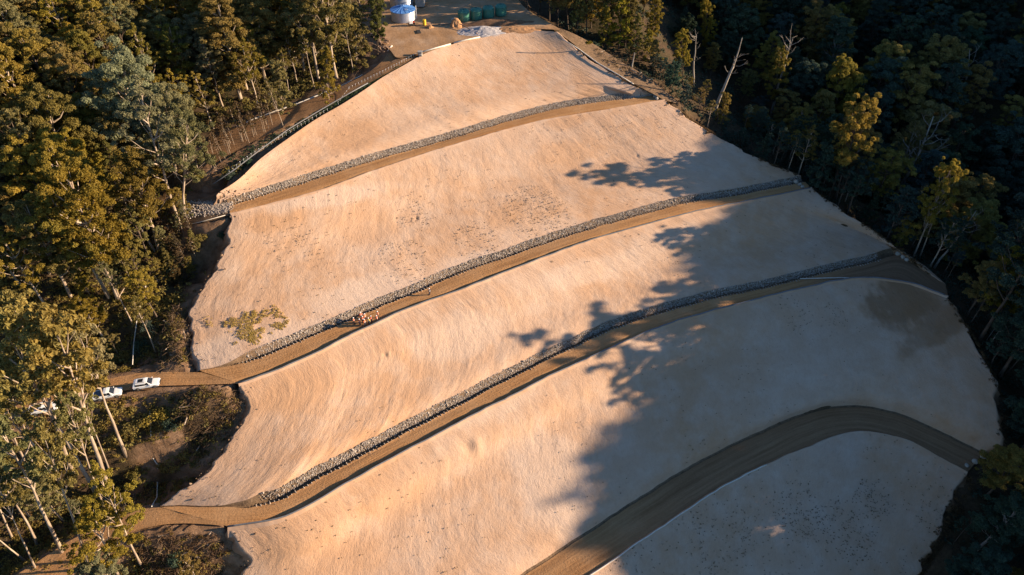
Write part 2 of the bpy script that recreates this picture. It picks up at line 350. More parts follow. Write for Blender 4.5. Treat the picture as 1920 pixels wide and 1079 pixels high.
def slope(T, B, Lpx, Rpx, seed):
    L = edge3(T[0], Lpx, B[0]); Rr = edge3(T[-1], Rpx, B[-1])
    P = coons(T, B, L, Rr)
    nr, nc = P.shape[:2]
    u = np.cumsum(np.r_[0, np.linalg.norm(np.diff(P[nr // 2], axis=0), axis=1)])[None].repeat(nr, 0)
    v = np.linspace(0, np.linalg.norm(P[-1, nc // 2] - P[0, nc // 2]), nr)[:, None].repeat(nc, 1)
    P0 = P.copy()
    w = sstep(0, 2, v) * sstep(0, 2, v.max() - v)
    # side edges wander a little
    for e, sg in ((0, -1), (-1, 1)):
        dd = P0[:, e] - P0[:, (6 if e == 0 else -7)]; dd[:, 2] = 0; dd /= np.linalg.norm(dd, axis=1)[:, None] + 1e-9
        wob = fbm(v[:, 0] * .35, v[:, 0] * 0 + e, seed, 5) * 1.6 * w[:, 0] if sg < 0 else fbm(v[:, 0] * .3, v[:, 0] * 0 + e, seed, 5) * 1.6 * w[:, 0]
        fall = np.exp(-(u - u[:, :1]) / 5.0) if e == 0 else np.exp(-(u[:, -1:] - u) / 5.0)
        P = P + dd[:, None] * (wob[:, None] * fall)[..., None]
    uw = u + 1.2 * fbm(u * .2, v * .2, seed + 7, 2)
    h = 0.14 * fbm(u * .09, v * .09, seed, 3) + 0.060 * fbm(uw * .45, v * .22, seed + 1, 3) + 0.040 * fbm(uw * 1.0, v * .55, seed + 2, 2) + 0.030 * vnoise(uw * 2.0, v * 1.2, seed + 3) * sstep(-.2, .5, fbm(u * .06, v * .06, seed + 4))
    P[..., 2] += h * w
    for cx, cy, r, hh in DENTS:
        e = ((P[..., 0] - cx) / r) ** 2 + ((P[..., 1] - cy) / (r * .7)) ** 2; P[..., 2] -= hh * np.exp(-e); e2 = ((P[..., 0] - cx - r) / (r * .6)) ** 2 + ((P[..., 1] - cy - r * .3) / (r * .9)) ** 2; P[..., 2] += hh * .8 * np.exp(-e2)
    rl = vnoise(uw * .55 + .25 * np.sin(v * .35 + u), v * .03, seed + 12); P[..., 2] -= .07 * sstep(.62, .9, rl) * w * sstep(-.1, .4, fbm(u * .05, v * .08, seed + 13))   # small rills
    P[..., 2] += 0.8 * np.sin(np.pi * v / v.max()) * -0.4          # faintly hollow face
    a = tint_attrs(P)
    edge_b = np.clip(1 - v / 1.6, 0, 1) * .0
    LOFT.append(P[::3, ::3].reshape(-1, 3))
    P, k = skirt(P, -1, 2.6, 5.0); a = {q: np.concatenate([np.zeros((nr, k)), x], 1) for q, x in a.items()}
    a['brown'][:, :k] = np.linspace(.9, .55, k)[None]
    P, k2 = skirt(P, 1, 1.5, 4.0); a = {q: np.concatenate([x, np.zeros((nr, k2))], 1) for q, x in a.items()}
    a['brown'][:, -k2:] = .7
    uu = np.concatenate([u[:, :1] - np.arange(k, 0, -1)[None] * .5, u, u[:, -1:] + np.arange(1, k2 + 1)[None] * .5], 1); vv = v[:, :1].repeat(uu.shape[1], 1)
    o = obj('slope', grid_mesh('slope', P, True, np.stack([uu, vv], -1), a), M['batter_soil']); tag(o, kind='structure')
    return P0
def bench(I, O, z, rock=1.0, bund=0.75, name='road', brown=None, ditch=.85, taper=(-20, -20), drain=.0):
    """road between inner edge I and outer edge O with a stone-faced ditch above and an earth bund below"""
    n = int(plen(O) / .7); I = resample(I, n); O = resample(O, n)
    d = O - I; d[:, 2] = 0; d /= np.linalg.norm(d, axis=1)[:, None]
    tng = np.gradient((I + O) / 2, axis=0); tng[:, 2] = 0; tng /= np.linalg.norm(tng, axis=1)[:, None]
    dn = np.stack([tng[:, 1], -tng[:, 0], 0 * tng[:, 0]], 1)
    k = np.ones(9) / 9; dn = np.stack([np.convolve(np.pad(dn[:, c], 4, mode='edge'), k, 'valid') for c in range(3)], 1); dn /= np.linalg.norm(dn, axis=1)[:, None]
    up = np.array([0, 0, 1.0]); s = np.arange(n) * .7
    wob = (fbm(s * .35, s * 0, z) * .22)[:, None] * dn
    I = I + wob; O = O + (fbm(s * .3, s * 0 + 9, z) * .22)[:, None] * dn
    wi, wr = 1.1, 1.15
    tp = np.ones((n, 1))
    if rock > 0: tp = (.12 + .88 * sstep(taper[0], taper[0] + 9, s) * (1 - sstep(s[-1] - taper[1] - 6, s[-1] - taper[1], s)))[:, None]
    T = I - dn * (wi + wr) * tp + up * .7 * tp; Db = I - dn * wi * tp - up * ditch * tp
    if rock <= 0: T = I - dn * .5 + up * .35
    rows = [T, Db, I - dn * wi * .5 * tp - up * ditch * tp, I + dn * .02 + up * .10] if rock > 0 else [T - dn * .3, I - dn * .1 - up * .05, I + dn * .05]
    obj_d = obj('ditch', grid_mesh('ditch', np.stack(rows), False), M['ditch_soil']); tag(obj_d, kind='structure')
    # road
    fr = np.linspace(0, 1, 11); P = np.stack([I * (1 - f) + O * f for f in fr])
    wid = np.linalg.norm(O - I, axis=1)[None] * fr[:, None]; uu = s[None].repeat(11, 0)
    P[..., 2] += .10 * fbm(uu * .1, wid * .8, z + 2) + .07 * np.sin(np.pi * fr)[:, None] ; P[0, :, 2] += .1; P[-2, :, 2] -= drain * .55; P[-1, :, 2] -= drain
    a = {'brown': np.zeros(P.shape[:2])}
    if brown is not None: a['brown'] = brown(P)
    ro = obj(name, grid_mesh(name, P, True, np.stack([uu, wid], -1), a), M['road_dirt']); tag(ro, kind='structure')
    # bund
    bh = bund * (1 + .25 * fbm(s * .5, s * 0 + 3, z + 5))
    rows = [O - dn * .1 - up * (.1 + drain), O + dn * .08 + up * .25 * bh[:, None], O + dn * .28 + up * bh[:, None], O + dn * .5 + up * bh[:, None] * .9, O + dn * .95 + up * .05, O + dn * 1.7 - up * 1.0]
    bo = obj('embankment', grid_mesh('embankment', np.stack(rows), False), M['batter_soil']); tag(bo, kind='structure')
    LOFT.append(P[::3, ::2].reshape(-1, 3)); LOFT.append(T[::2]); LOFT.append((O + dn * .4)[::2])
    return dict(I=I, O=O, T=T, dn=dn, top=O + dn * .72 + up * .2, low=T + up * -.05, pipe=O + dn * .42 + up * (bh[:, None] + .06), n=n, Db=Db)

b1 = bench(px3([(430, 388), (480, 372), (580, 341), (695, 304), (780, 280), (870, 254), (960, 227), (1010, 213), (1085, 198), (1185, 185), (1235, 178)], Z1),
           px3([(432, 402), (480, 390), (600, 357), (705, 319), (855, 271), (960, 241), (1010, 228), (1085, 215), (1160, 203), (1245, 188)], Z1), Z1, bund=.4, ditch=.6, taper=(-20, 5), drain=.15)
b2 = bench(px3([(375, 697), (425, 688), (480, 675), (555, 645), (630, 613), (705, 580), (780, 550), (855, 517), (955, 482), (1060, 445), (1135, 422), (1210, 402), (1285, 382), (1360, 371), (1435, 357), (1510, 342)], Z2),
           px3([(448, 719), (480, 708), (555, 680), (630, 643), (705, 606), (780, 573), (880, 538), (960, 506), (1060, 468), (1135, 443), (1210, 422), (1285, 402), (1360, 386), (1435, 371), (1520, 353)], Z2), Z2, bund=.55, taper=(2, -20), drain=.35)
b3 = bench(px3([(300, 951), (400, 952), (480, 950), (530, 937), (555, 922), (630, 882), (705, 843), (755, 816), (830, 778), (955, 712), (1060, 660), (1160, 615), (1260, 582), (1335, 562), (1435, 541), (1565, 509), (1640, 492), (1692, 480), (1722, 493), (1772, 535)], Z3),
           px3([(430, 985), (480, 981), (530, 970), (580, 947), (655, 902), (730, 862), (820, 813), (955, 743), (1060, 691), (1160, 646), (1260, 605), (1360, 577), (1435, 557), (1502, 541), (1565, 528), (1610, 522), (1660, 524), (1710, 533), (1778, 558)], Z3), Z3, bund=.6, taper=(9, 8), drain=.4,
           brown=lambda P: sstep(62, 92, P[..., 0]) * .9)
b4 = bench(px3([(560, 1360), (800, 1200), (985, 1079), (1047, 1037), (1135, 980), (1210, 932), (1285, 885), (1360, 845), (1435, 810), (1500, 783), (1560, 768), (1620, 766), (1680, 778), (1760, 812), (1842, 853)], Z4),
           px3([(700, 1360), (900, 1218), (1102, 1079), (1172, 1032), (1260, 972), (1335, 922), (1385, 895), (1435, 871), (1500, 843), (1560, 820), (1600, 809), (1650, 812), (1700, 825), (1760, 856), (1814, 886)], Z4), Z4, rock=0, bund=.35,
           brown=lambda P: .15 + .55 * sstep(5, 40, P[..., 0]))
RIMPX = [(412, 360), (439, 343), (490, 297), (546, 256), (594, 223), (641, 196), (677, 173), (718, 145), (760, 121), (790, 104), (850, 83), (920, 68), (1000, 58), (1045, 60)]
def rim_z(x): return 33.0 + (Z_RIM - 33.0) * min(1, max(0, (x - 412) / 378.0))
RIM = np.array([at(x, y, rim_z(x)) for x, y in RIMPX])
P1 = slope(RIM, b1['low'], [], [(1085, 93, 39.0), (1120, 119, 36.8), (1160, 142, 34.8), (1190, 160, 33.4)], 11)
P2 = slope(b1['top'], b2['low'], [(430, 440), (412, 480), (385, 525), (362, 580), (352, 640)], [(1300, 226), (1350, 258), (1430, 300)], 23)
P3 = slope(b2['top'], b3['low'], [(463, 760), (442, 805), (400, 862), (345, 918)], [(1580, 396), (1640, 434)], 37)
P4 = slope(b3['top'], b4['low'], [(462, 1040), (456, 1079), (450, 1160), (470, 1260)], [(1830, 640), (1865, 720), (1878, 785), (1868, 830)], 41)
P5 = slope(b4['top'], np.array([at(x, y, Z5) for x, y in ((960, 1500), (1250, 1330), (1500, 1210), (1690, 1125))]), [], [(1785, 950), (1752, 1015), (1720, 1070)], 59)

NFILL = len(LOFT)
# tracks that run on into the forest, and the top haul road with its pad
def ribbon(name, A, B, mat='road_dirt', brown=0.0, seed=1.0, res=.8, amp=.12):
    P = coons(np.array(A), np.array(B), np.array([A[0], B[0]]), np.array([A[-1], B[-1]]), res)
    nr, nc = P.shape[:2]; u = np.cumsum(np.r_[0, np.linalg.norm(np.diff(P[0], axis=0), axis=1)])[None].repeat(nr, 0); v = np.arange(nr)[:, None].repeat(nc, 1) * res
    P[..., 2] += amp * fbm(P[..., 0] * .25, P[..., 1] * .25, seed, 2)
    o = obj(name, grid_mesh(name, P, True, np.stack([u, v], -1), {'brown': np.full(P.shape[:2], brown), 'orange': np.zeros(P.shape[:2]), 'pale': np.zeros(P.shape[:2])}), M[mat]); tag(o, kind='structure')
    LOFT.append(P[::2, ::2].reshape(-1, 3)); return P
def lin(px, z0, z1):
    n = len(px); return np.array([at(x, y, z0 + (z1 - z0) * i / (n - 1)) for i, (x, y) in enumerate(px)])
tr2 = ribbon('road', lin([(-60, 790), (20, 764), (80, 742), (140, 725), (200, 712), (260, 700), (320, 698), (378, 698)], 15.8, Z2 + .05), lin([(-60, 815), (20, 789), (80, 770), (150, 751), (210, 738), (270, 727), (340, 723), (449, 720)], 15.8, Z2 + .05), seed=3)
tr3 = ribbon('road', lin([(-160, 1190), (-40, 1120), (60, 1060), (130, 1015), (190, 985), (225, 970), (260, 958), (302, 951)], 5.6, Z3 + .05), lin([(-90, 1220), (20, 1150), (110, 1090), (170, 1045), (215, 1015), (250, 997), (300, 985), (431, 986)], 5.6, Z3 + .05), seed=5)
HU = [(380, 270), (430, 246), (480, 224), (540, 203), (600, 180), (650, 158), (690, 137), (716, 116), (734, 90)]
HL = [(392, 312), (440, 285), (480, 263), (530, 240), (590, 210), (640, 184), (690, 157), (740, 130), (790, 101)]
haul = ribbon('road', np.array([at(x, y, 34 + 8.4 * i / 8) for i, (x, y) in enumerate(HU)]), np.array([at(x, y, 34 + 8.4 * i / 8) for i, (x, y) in enumerate(HL)]), brown=.35, seed=7)
PADB = [(734, 90), (730, 60), (722, 20), (740, -40), (840, -45), (940, -40)]
pad = ribbon('ground_pad', np.array([at(x, y, Z_RIM + .02) for x, y in [(700, 70), (712, 20), (735, -40), (840, -42), (940, -30), (990, 20), (1050, 55)]]),
             np.array([at(x, y, Z_RIM + .02) for x, y in [(732, 94), (745, 108), (790, 101), (850, 80), (920, 65), (1000, 55), (1048, 57)]]), 'pad_soil', .0, 9, .6, .2)
stub = ribbon('ground_stub', lin([(345, 372), (380, 372), (412, 366)], 30.2, 30.6), lin([(338, 412), (388, 416), (432, 405)], 28.6, 30.3), 'ditch_soil', 0, 13, .6, .2)
bank = ribbon('bank', np.array([at(*q) for q in [(1010, 42, 42.4), (1060, 58, 41.3), (1110, 82, 38.4), (1165, 116, 35.3), (1215, 146, 32.8), (1275, 196, 29.3)]]),
              np.array([at(*q) for q in [(1045, 60, 42.3), (1070, 78, 40.3), (1110, 112, 37.3), (1150, 138, 35.0), (1192, 160, 33.2), (1250, 190, 30.5)]]), 'ditch_soil', 0, 15, .6, .25)

# ------------------------------------------------------------------ the ground the fill lies on: forest floor left, gully and ridge right
LP = np.concatenate(LOFT); LD = np.concatenate([np.full(len(a), .35 if i >= NFILL else 2.0) for i, a in enumerate(LOFT)]); kd = kdtree.KDTree(len(LP))
for i, p in enumerate(LP): kd.insert((p[0], p[1], 0), i)
kd.balance()
def base_z(x, y):
    p = y - .30 * (x + 70)
    zl = np.interp(p, [-300, 0, 50, 87, 131, 160, 200, 260, 350, 900], [-70, -16, 0, 14, 27, 34, 41, 50, 70, 150])
    xe = np.interp(y, [-200, 30, 60, 85, 121, 137, 156, 181, 200, 235, 300, 900], [60, 70, 88, 104, 108, 103, 82, 45, 20, 25, 30, 30])
    ze = np.interp(y, [-200, 30, 60, 85, 121, 137, 156, 181, 200, 235, 300, 900], [-50, -28, -17, -8, 6, 8, 17, 29, 41, 46, 52, 90])
    dx = x - xe
    g = ze - 25 * sstep(0, 60, dx) - .05 * np.clip(dx, 0, 60)
    zr = np.interp(y, [-200, 0, 80, 97, 112, 130, 150, 165, 180, 197, 210, 225, 245, 285, 400, 900], [9, 32, 40, 46, 48, 50, 50, 49, 54, 55, 61, 72, 84, 104, 125, 190])
    zr = np.maximum(zr, g)
    g = g + (zr - g) * sstep(150, 255, x) 
    w = sstep(-25, 5, dx)
    zl = zl + .32 * np.clip(-86 - x, 0, 90) * sstep(84, 112, y)  # extra rise added on the left so more forest faces the low sun
    return zl * (1 - w) + g * w + 0.9 * fbm(x * .06, y * .06, 4)
HEAPS = [(*at(px, py, z)[:2], r, h) for px, py, z, r, h in ((395, 765, 15, 4.5, 1.6), (345, 780, 14, 4, .8), (335, 625, 20, 4, 1.4), (325, 680, 18, 3.5, 1.2), (385, 868, 11, 4.0, -2.0), (330, 1015, 6, 4.5, 1.4), (270, 1010, 6, 4, 1.0), (215, 948, 7.5, 3, .8))]
def ground_z(x, y):
    z = float(base_z(np.array(x), np.array(y))); nb = kd.find_n((x, y, 0), 8); i, d = nb[0][1], nb[0][2]; q = LP[i]
    if .9 <= d < 22:                                             # blend the nearest edge heights so the ground runs smoothly
        ws = [1 / (e[2] - d + .6) ** 2 for e in nb]; q = (q[0], q[1], sum(a * LP[e[1]][2] for a, e in zip(ws, nb)) / sum(ws))
    if d < .9: return q[2] - LD[i], d
    left = x < -20
    drop = (.8 + .15 * min(d, 8)) if (left and 73 < y < 110) else (2.2 + .35 * min(d, 8)) if (left and y < 128) else (.9 * min(1, d / 2)) if left else 1.2 + .45 * d
    t = min(1, (d - .9) / 2.2); drop = LD[i] * (1 - t) + drop * t
    w = float(sstep(3, 22, np.array(d))); z = (q[2] - drop) * (1 - w) + z * w
    if left:
        for hx, hy, r, h in HEAPS:
            e = ((x - hx) ** 2 + (y - hy) ** 2) / (r * r)
            if e < 6: z += h * math.exp(-e) * min(1, d / 1.5)
    return z, d
def axis(lo, hi, cuts):
    m = []
    for a, b, st in cuts: m += list(np.arange(a, b - .01, st))
    m.append(cuts[-1][1]); s = 2.0; x = cuts[0][0]; L = []; Rr = []
    while x > lo: s *= 1.35; x -= s; L.append(x)
    x = cuts[-1][1]; s = 2.0
    while x < hi: s *= 1.35; x += s; Rr.append(x)
    return np.array(L[::-1] + m + Rr)
gx = axis(-2500, 2500, [(-190, -112, 2.4), (-112, -36, .8), (-36, 270, 2.2)]); gy = axis(-1500, 3500, [(20, 46, 1.8), (46, 142, .8), (142, 330, 2.2)])
GX, GY = np.meshgrid(gx, gy); GZ = np.zeros_like(GX); GD = np.zeros_like(GX)
for a in range(GX.shape[0]):
    for b in range(GX.shape[1]):
        GZ[a, b], GD[a, b] = ground_z(GX[a, b], GY[a, b])
GZ += (.35 * fbm(GX * .35, GY * .35, 6) + .55 * fbm(GX * .55, GY * .55, 16) * (GX < -36)) * sstep(.8, 4, GD)
def gz(x, y): return ground_z(x, y)[0]
def on_ground(px, py):
    """where the line of sight through a pixel of the photo meets the ground"""
    d = ray(px, py); t = 60.0; p = np.array([0, 0, CAM_Z]); 
    while t < 420:
        q = p + d * t
        if q[2] <= gz(q[0], q[1]): return q
        t += .5
    return p + d * 420
#__REST__
bare = (1 - sstep(2, 8, GD + 5 * fbm(GX * .15, GY * .15, 8))) * np.where(GX < 0, 1, .25)
for L_, wd in (([(330, 822), (305, 862), (272, 900), (246, 930)], 1.3), ([(345, 385), (375, 395), (420, 395)], 2.0), ([(310, 940), (270, 948), (245, 955)], 1.2)):
    L_ = [on_ground(*q) for q in L_]
    for a_, b_ in zip(L_[:-1], L_[1:]):
        ax_, ay_ = b_[0] - a_[0], b_[1] - a_[1]; t_ = np.clip(((GX - a_[0]) * ax_ + (GY - a_[1]) * ay_) / (ax_ * ax_ + ay_ * ay_), 0, 1); dd_ = np.hypot(GX - a_[0] - t_ * ax_, GY - a_[1] - t_ * ay_)
        bare = np.maximum(bare, 1 - sstep(wd * .7, wd * 1.3, dd_ + .4 * fbm(GX, GY, 3)))
ground = obj('ground', grid_mesh('ground', np.stack([GX, GY, GZ], -1), True, None, {'bare': bare}), M['forest_floor']); tag(ground, kind='structure')

# ------------------------------------------------------------------ trees
def leaves_mesh(name, P, Nrm, size, tint, rng):
    n = len(P); r = rng.normal(size=(n, 3)); Nrm = Nrm / (np.linalg.norm(Nrm, axis=1)[:, None] + 1e-9)
    u = np.cross(Nrm, r); u /= np.linalg.norm(u, axis=1)[:, None] + 1e-9; w = np.cross(Nrm, u)
    a = (size * rng.uniform(.7, 1.3, n))[:, None]; b = a * rng.uniform(.45, .8, n)[:, None]
    bow = Nrm * a * .18
    V = np.stack([P - u * a - bow, P - w * b + bow, P + u * a - bow, P + w * b + bow], 1).reshape(-1, 3)
    me = raw_mesh(name, V, np.arange(4 * n).reshape(n, 4)); set_attr(me, 'tint', np.repeat(np.clip(tint, 0, 1), 4)); return me
KIND = dict(  # height, crown base, spread, clumps, clump radius, trunk radius, limbs drawn, fill
    gum=(24, .42, 4.6, 30, (1.2, 2.1), .34), broad=(22, .28, 6.0, 46, (1.5, 2.5), .42), slender=(24, .64, 2.3, 13, (.7, 1.25), .21), open=(25, .5, 4.4, 17, (1.0, 1.7), .30),
    tower=(26, .22, 3.9, 44, (1.2, 2.0), .36), cone=(13, .12, 2.6, 26, (.7, 1.2), .16), sapling=(11, .5, 1.5, 10, (.5, .9), .09), wispy=(9, .45, 1.2, 6, (.4, .6), .06))
def make_tree_meshes(kind, seed):
    H, cb, sp, nc, (r0, r1), tr = KIND[kind]; rng = np.random.default_rng(seed); rnd = random.Random(seed)
    wk = .09 if kind == 'slender' else .16
    wob = [np.array([rnd.gauss(0, wk) * H / 24, rnd.gauss(0, wk) * H / 24]) for _ in range(8)]; tp = []; acc = np.zeros(2)
    for i in range(8):
        if i: acc = acc + wob[i] * .8
        tp.append(np.array([acc[0], acc[1], H * .95 * i / 7]))
    tp = np.array(tp); tp[0, 2] = -1.5
    def trunk_at(t): return np.array([np.interp(t * H, tp[:, 2], tp[:, c]) for c in range(3)])
    mb = MB(); mb.tube(tp, [tr * 1.35] + [tr * (1 - .85 * i / 7) for i in range(1, 8)], 7)
    PP, NN, TT = [], [], []; ga = rnd.uniform(0, 6.28)
    for c in range(nc):
        t = (c + .6) / nc; hz = cb + (1 - cb) * t
        if kind in ('cone',): rad = sp * (1 - t) ** .8 + .2
        elif kind == 'tower': rad = sp * (math.sin(math.pi * min(1, .12 + .86 * t))) ** .6
        else: rad = sp * (math.sin(math.pi * (.22 + .70 * t))) ** .75
        ga += 2.4 + rnd.uniform(-.5, .5); rr = rad * rnd.uniform(.45, 1.08) if c < nc - 2 else rad * .2
        base = trunk_at(min(.93, hz)); ctr = np.array([base[0] + rr * math.cos(ga), base[1] + rr * math.sin(ga), H * hz + rnd.uniform(-.6, .6) - (0 if kind == 'cone' else .12 * rr)])
        R = rnd.uniform(r0, r1)
        st = trunk_at(max(.15, hz - .10 - .5 * rr / H)); mid = (st * .5 + ctr * .5) + np.array([0, 0, -.12 * rr])
        lr = tr * (.12 + .25 * rnd.random())
        mb.tube([st, mid, ctr + np.array([0, 0, R * .3])], [lr * 1.5, lr, lr * .25], 4, False)
        if kind in ('open', 'gum', 'slender') and rnd.random() < .6:
            q = mid + np.array([rnd.uniform(-1.4, 1.4), rnd.uniform(-1.4, 1.4), rnd.uniform(.8, 2.0)]); mb.tube([mid, q], [lr * .8, lr * .2], 4, False)
        sub = rnd.randint(4, 7)                                     # every clump is a few uneven tufts
        for q in range(sub):
            off = np.array([rnd.gauss(0, .62), rnd.gauss(0, .62), rnd.gauss(0, .48)]) * R; rs = R * rnd.uniform(.28, .58)
            n = int((225 if kind not in ('open', 'wispy', 'slender') else 170) * rs * rs) + 12
            dv = rng.normal(size=(n, 3)); dv /= np.linalg.norm(dv, axis=1)[:, None]; dv[:, 2] = np.where(dv[:, 2] < -.3, -dv[:, 2], dv[:, 2])
            p = ctr + off + dv * (rs * (.45 + .62 * rng.random(n) ** .6))[:, None] * np.array([1, 1, .78])
            PP.append(p); NN.append(dv * 1.0 + rng.normal(size=(n, 3)) * .55); TT.append(.5 + rng.normal(size=n) * .2 + rnd.gauss(0, .13))
    P = np.concatenate(PP)
    size = {'sapling': .14, 'wispy': .13, 'cone': .17}.get(kind, .185)
    return mb.mesh(kind + '_trunk', True), leaves_mesh(kind + '_crown', P, np.concatenate(NN), size, np.concatenate(TT), rng), H
def make_dead_mesh(seed, H, tr, nb, spread, fork=0.45):
    rnd = random.Random(seed); mb = MB(); tp = [Vector((0, 0, -1.5))]
    for i in range(1, 7): tp.append(Vector((tp[-1].x + rnd.gauss(0, .22), tp[-1].y + rnd.gauss(0, .22), H * i / 6)))
    mb.tube(tp, [tr * (1.3 - 1.1 * i / 6) for i in range(7)], 7)
    for b in range(nb):
        t = rnd.uniform(fork, .97); i = min(5, int(t * 6)); st = tp[i].lerp(tp[i + 1], t * 6 - i); a = rnd.uniform(0, 6.28); L = spread * rnd.uniform(.4, 1.0)
        m1 = st + Vector((math.cos(a) * L * .5, math.sin(a) * L * .5, L * rnd.uniform(.15, .5))); e = m1 + Vector((math.cos(a + .4) * L * .4, math.sin(a + .4) * L * .4, L * rnd.uniform(.2, .8)))
        lr = tr * rnd.uniform(.18, .4) * (1.2 - t * .6); mb.tube([st, m1, e], [lr, lr * .7, lr * .2], 5)
        for q in range(2):
            s2 = m1.lerp(e, rnd.uniform(0, .7)); mb.tube([s2, s2 + Vector((rnd.gauss(0, .7), rnd.gauss(0, .7), rnd.uniform(.3, 1.2)))], [lr * .5, lr * .12], 4)
    return mb.mesh('dead_trunk', True), H
TREES = {k: [] for k in KIND}
for k, cnt in dict(gum=6, broad=5, slender=4, open=4, tower=4, cone=3, sapling=3, wispy=3).items():
    for q in range(cnt): TREES[k].append(make_tree_meshes(k, 100 * len(k) + 7 * q + ord(k[0])))
DEAD = [make_dead_mesh(3, 20, .42, 9, 4.5), make_dead_mesh(8, 17, .34, 7, 3.5), make_dead_mesh(21, 14, .2, 10, 2.2, .6), make_dead_mesh(34, 18, .3, 14, 4.2, .5)]
CROWN_COPY = {}
def with_mat(me, m, key):
    q = CROWN_COPY.get((key, m))
    if q is None:
        q = me.copy(); q.materials.clear(); q.materials.append(M[m]); CROWN_COPY[(key, m)] = q
    return q
TRNG = random.Random(77)
def tree(kind, pos, H=None, label=None, group=None, leaf='leaf_olive', bk='bark_pale', lean=(0, 0), var=None, wide=1.0, name=None, cat='tree', rz=None):
    v = TRNG.randrange(len(TREES[kind])) if var is None else var % len(TREES[kind]); tm, cm, h0 = TREES[kind][v]
    s = (H or h0) / h0
    root = empty(name or {'cone': 'young_tree', 'sapling': 'sapling', 'wispy': 'sapling', 'broad': 'spreading_gum', 'slender': 'slender_gum', 'tower': 'tall_gum'}.get(kind, 'gum_tree'), pos, 0, label, cat, group)
    rz = TRNG.uniform(0, 6.28) if rz is None else rz
    root.rotation_euler = Matrix.Rotation(math.atan(lean[0]), 3, 'Y') .to_euler() if lean[0] else (0, 0, 0)
    root.rotation_mode = 'XYZ'
    root.rotation_euler = (Matrix.Rotation(math.atan(lean[0]), 3, 'Y') @ Matrix.Rotation(-math.atan(lean[1]), 3, 'X') @ Matrix.Rotation(rz, 3, 'Z')).to_euler()
    sx = s ** .75 * wide if s < 1 else s * wide
    root.scale = (sx, sx, s)
    obj('trunk', with_mat(tm, bk, (kind, v, 't')), None, root); leafy(obj('crown', cm, M['leaf'], root), leaf)
    return root
def dead(i, pos, H, label, lean=(0, 0), group=None, rz=0, wide=1.0, cat='dead tree'):
    tm, h0 = DEAD[i]; o = obj('dead_tree', with_mat(tm, 'dead_wood', ('d', i)), None); o.location = pos; s = H / h0; o.scale = (s * wide, s * wide, s)
    o.rotation_euler = (Matrix.Rotation(math.atan(lean[0]), 3, 'Y') @ Matrix.Rotation(rz, 3, 'Z')).to_euler(); return tag(o, label, cat, group)
def stand(bx, by, tx, ty):
    """base pixel on the ground, top pixel -> position, height, sideways lean"""
    p = on_ground(bx, by) if isinstance(bx, (int, float)) else bx
    d = ray(tx, ty); 
    t = p[1] / d[1]; z = CAM_Z + d[2] * t; x = d[0] * t; h = z - p[2]
    return tuple(p), h, ((x - p[0]) / max(h, .1), 0)
HEROPOS = []
def hero(kind, bx, by, tx, ty, label, **kw):
    p, h, lean = stand(bx, by, tx, ty); HEROPOS.append(p); k = kw.pop('hs', 1.0)
    return tree(kind, p, h * k, label, lean=lean, **kw)
def hero_dead(i, bx, by, tx, ty, label, **kw):
    p, h, lean = stand(bx, by, tx, ty); HEROPOS.append(p); return dead(i, p, h, label, lean, **kw)

# lower left: tall bare trunks in front of the parked cars
hero('slender', 211, 935, 92, 585, 'tall bare-trunked gum whose trunk crosses the track between the middle and rear parked cars', leaf='leaf_olive', var=0)
hero('slender', 185, 932, -5, 590, 'pale slender gum left of the lower cars, its trunk passing over the rearmost parked car', leaf='leaf_olive', var=1)
hero('slender', 138, 888, 18, 560, 'pale gum with forked top rising over the nose of the rearmost car', leaf='leaf_olive', var=2)
hero('slender', 234, 848, 140, 610, 'thin pale gum whose trunk rises just left of the middle parked pickup', leaf='leaf_grey', var=0)
hero('open', 265, 1060, 185, 880, 'small straight gum standing at the mouth of the lowest forest track', leaf='leaf_gold', bk='bark_pale', wide=.6)
hero('slender', 118, 1038, 0, 790, 'pale gum near the bottom left corner, thick straight trunk leaning left', leaf='leaf_grey', var=1)
hero('slender', 70, 1022, -20, 860, 'short thick pale trunk at the left edge above the bottom corner', leaf='leaf_olive', var=2)
hero('open', 225, 1085, 165, 960, 'gum with a bright olive crown at the bottom edge below the lowest track', leaf='leaf_gold')
tl_ = random.Random(8)
for i in range(13):
    bx, by = tl_.uniform(15, 245), tl_.uniform(860, 1075); L = tl_.uniform(170, 330); p, h, lean = stand(bx, by, bx - L * tl_.uniform(.36, .5), by - L)
    if any((q[0] - p[0]) ** 2 + (q[1] - p[1]) ** 2 < 6 for q in HEROPOS): continue
    HEROPOS.append(p); tree('slender', p, h, 'gum tree among the bare trunks in the lower left forest', 'lower left gums', tl_.choice(['leaf_olive', 'leaf_grey', 'leaf_gold']), 'bark_pale', lean=lean, wide=tl_.uniform(.55, .75))
# left middle
hero('open', 338, 424, 262, 165, 'tall pale forked gum standing left of the second bench end', leaf='leaf_grey', var=0)
hero('open', 346, 416, 345, 205, 'upright pale gum nearest the rocky left end of the first terrace road', leaf='leaf_grey', var=1)
hero('gum', 298, 470, 240, 285, 'pale trunked gum leaning left below the forked gum at the bench end', leaf='leaf_olive', var=0)
hero('open', 292, 472, 205, 325, 'thin pale gum leaning left next to a leaning gum below the bench end', leaf='leaf_olive', var=2)
hero('gum', 222, 560, 130, 320, 'bright yellow green gum with white upper branches at the left of the photo', leaf='leaf_gold', bk='bark_pale', var=1)
hero('gum', 205, 560, 95, 360, 'olive gum left of the bright yellow green gum, pale branches showing', leaf='leaf_gold', var=2)
hero('gum', 135, 560, 50, 385, 'olive gum with a pale broken limb in the left forest', leaf='leaf_olive', var=3)
hero('broad', 262, 320, 232, 105, 'large grey green domed gum in the upper left forest', leaf='leaf_grey', var=1)
hero('broad', 330, 330, 320, 165, 'grey green gum crown in front of the large domed gum', leaf='leaf_grey', var=2, wide=.8)
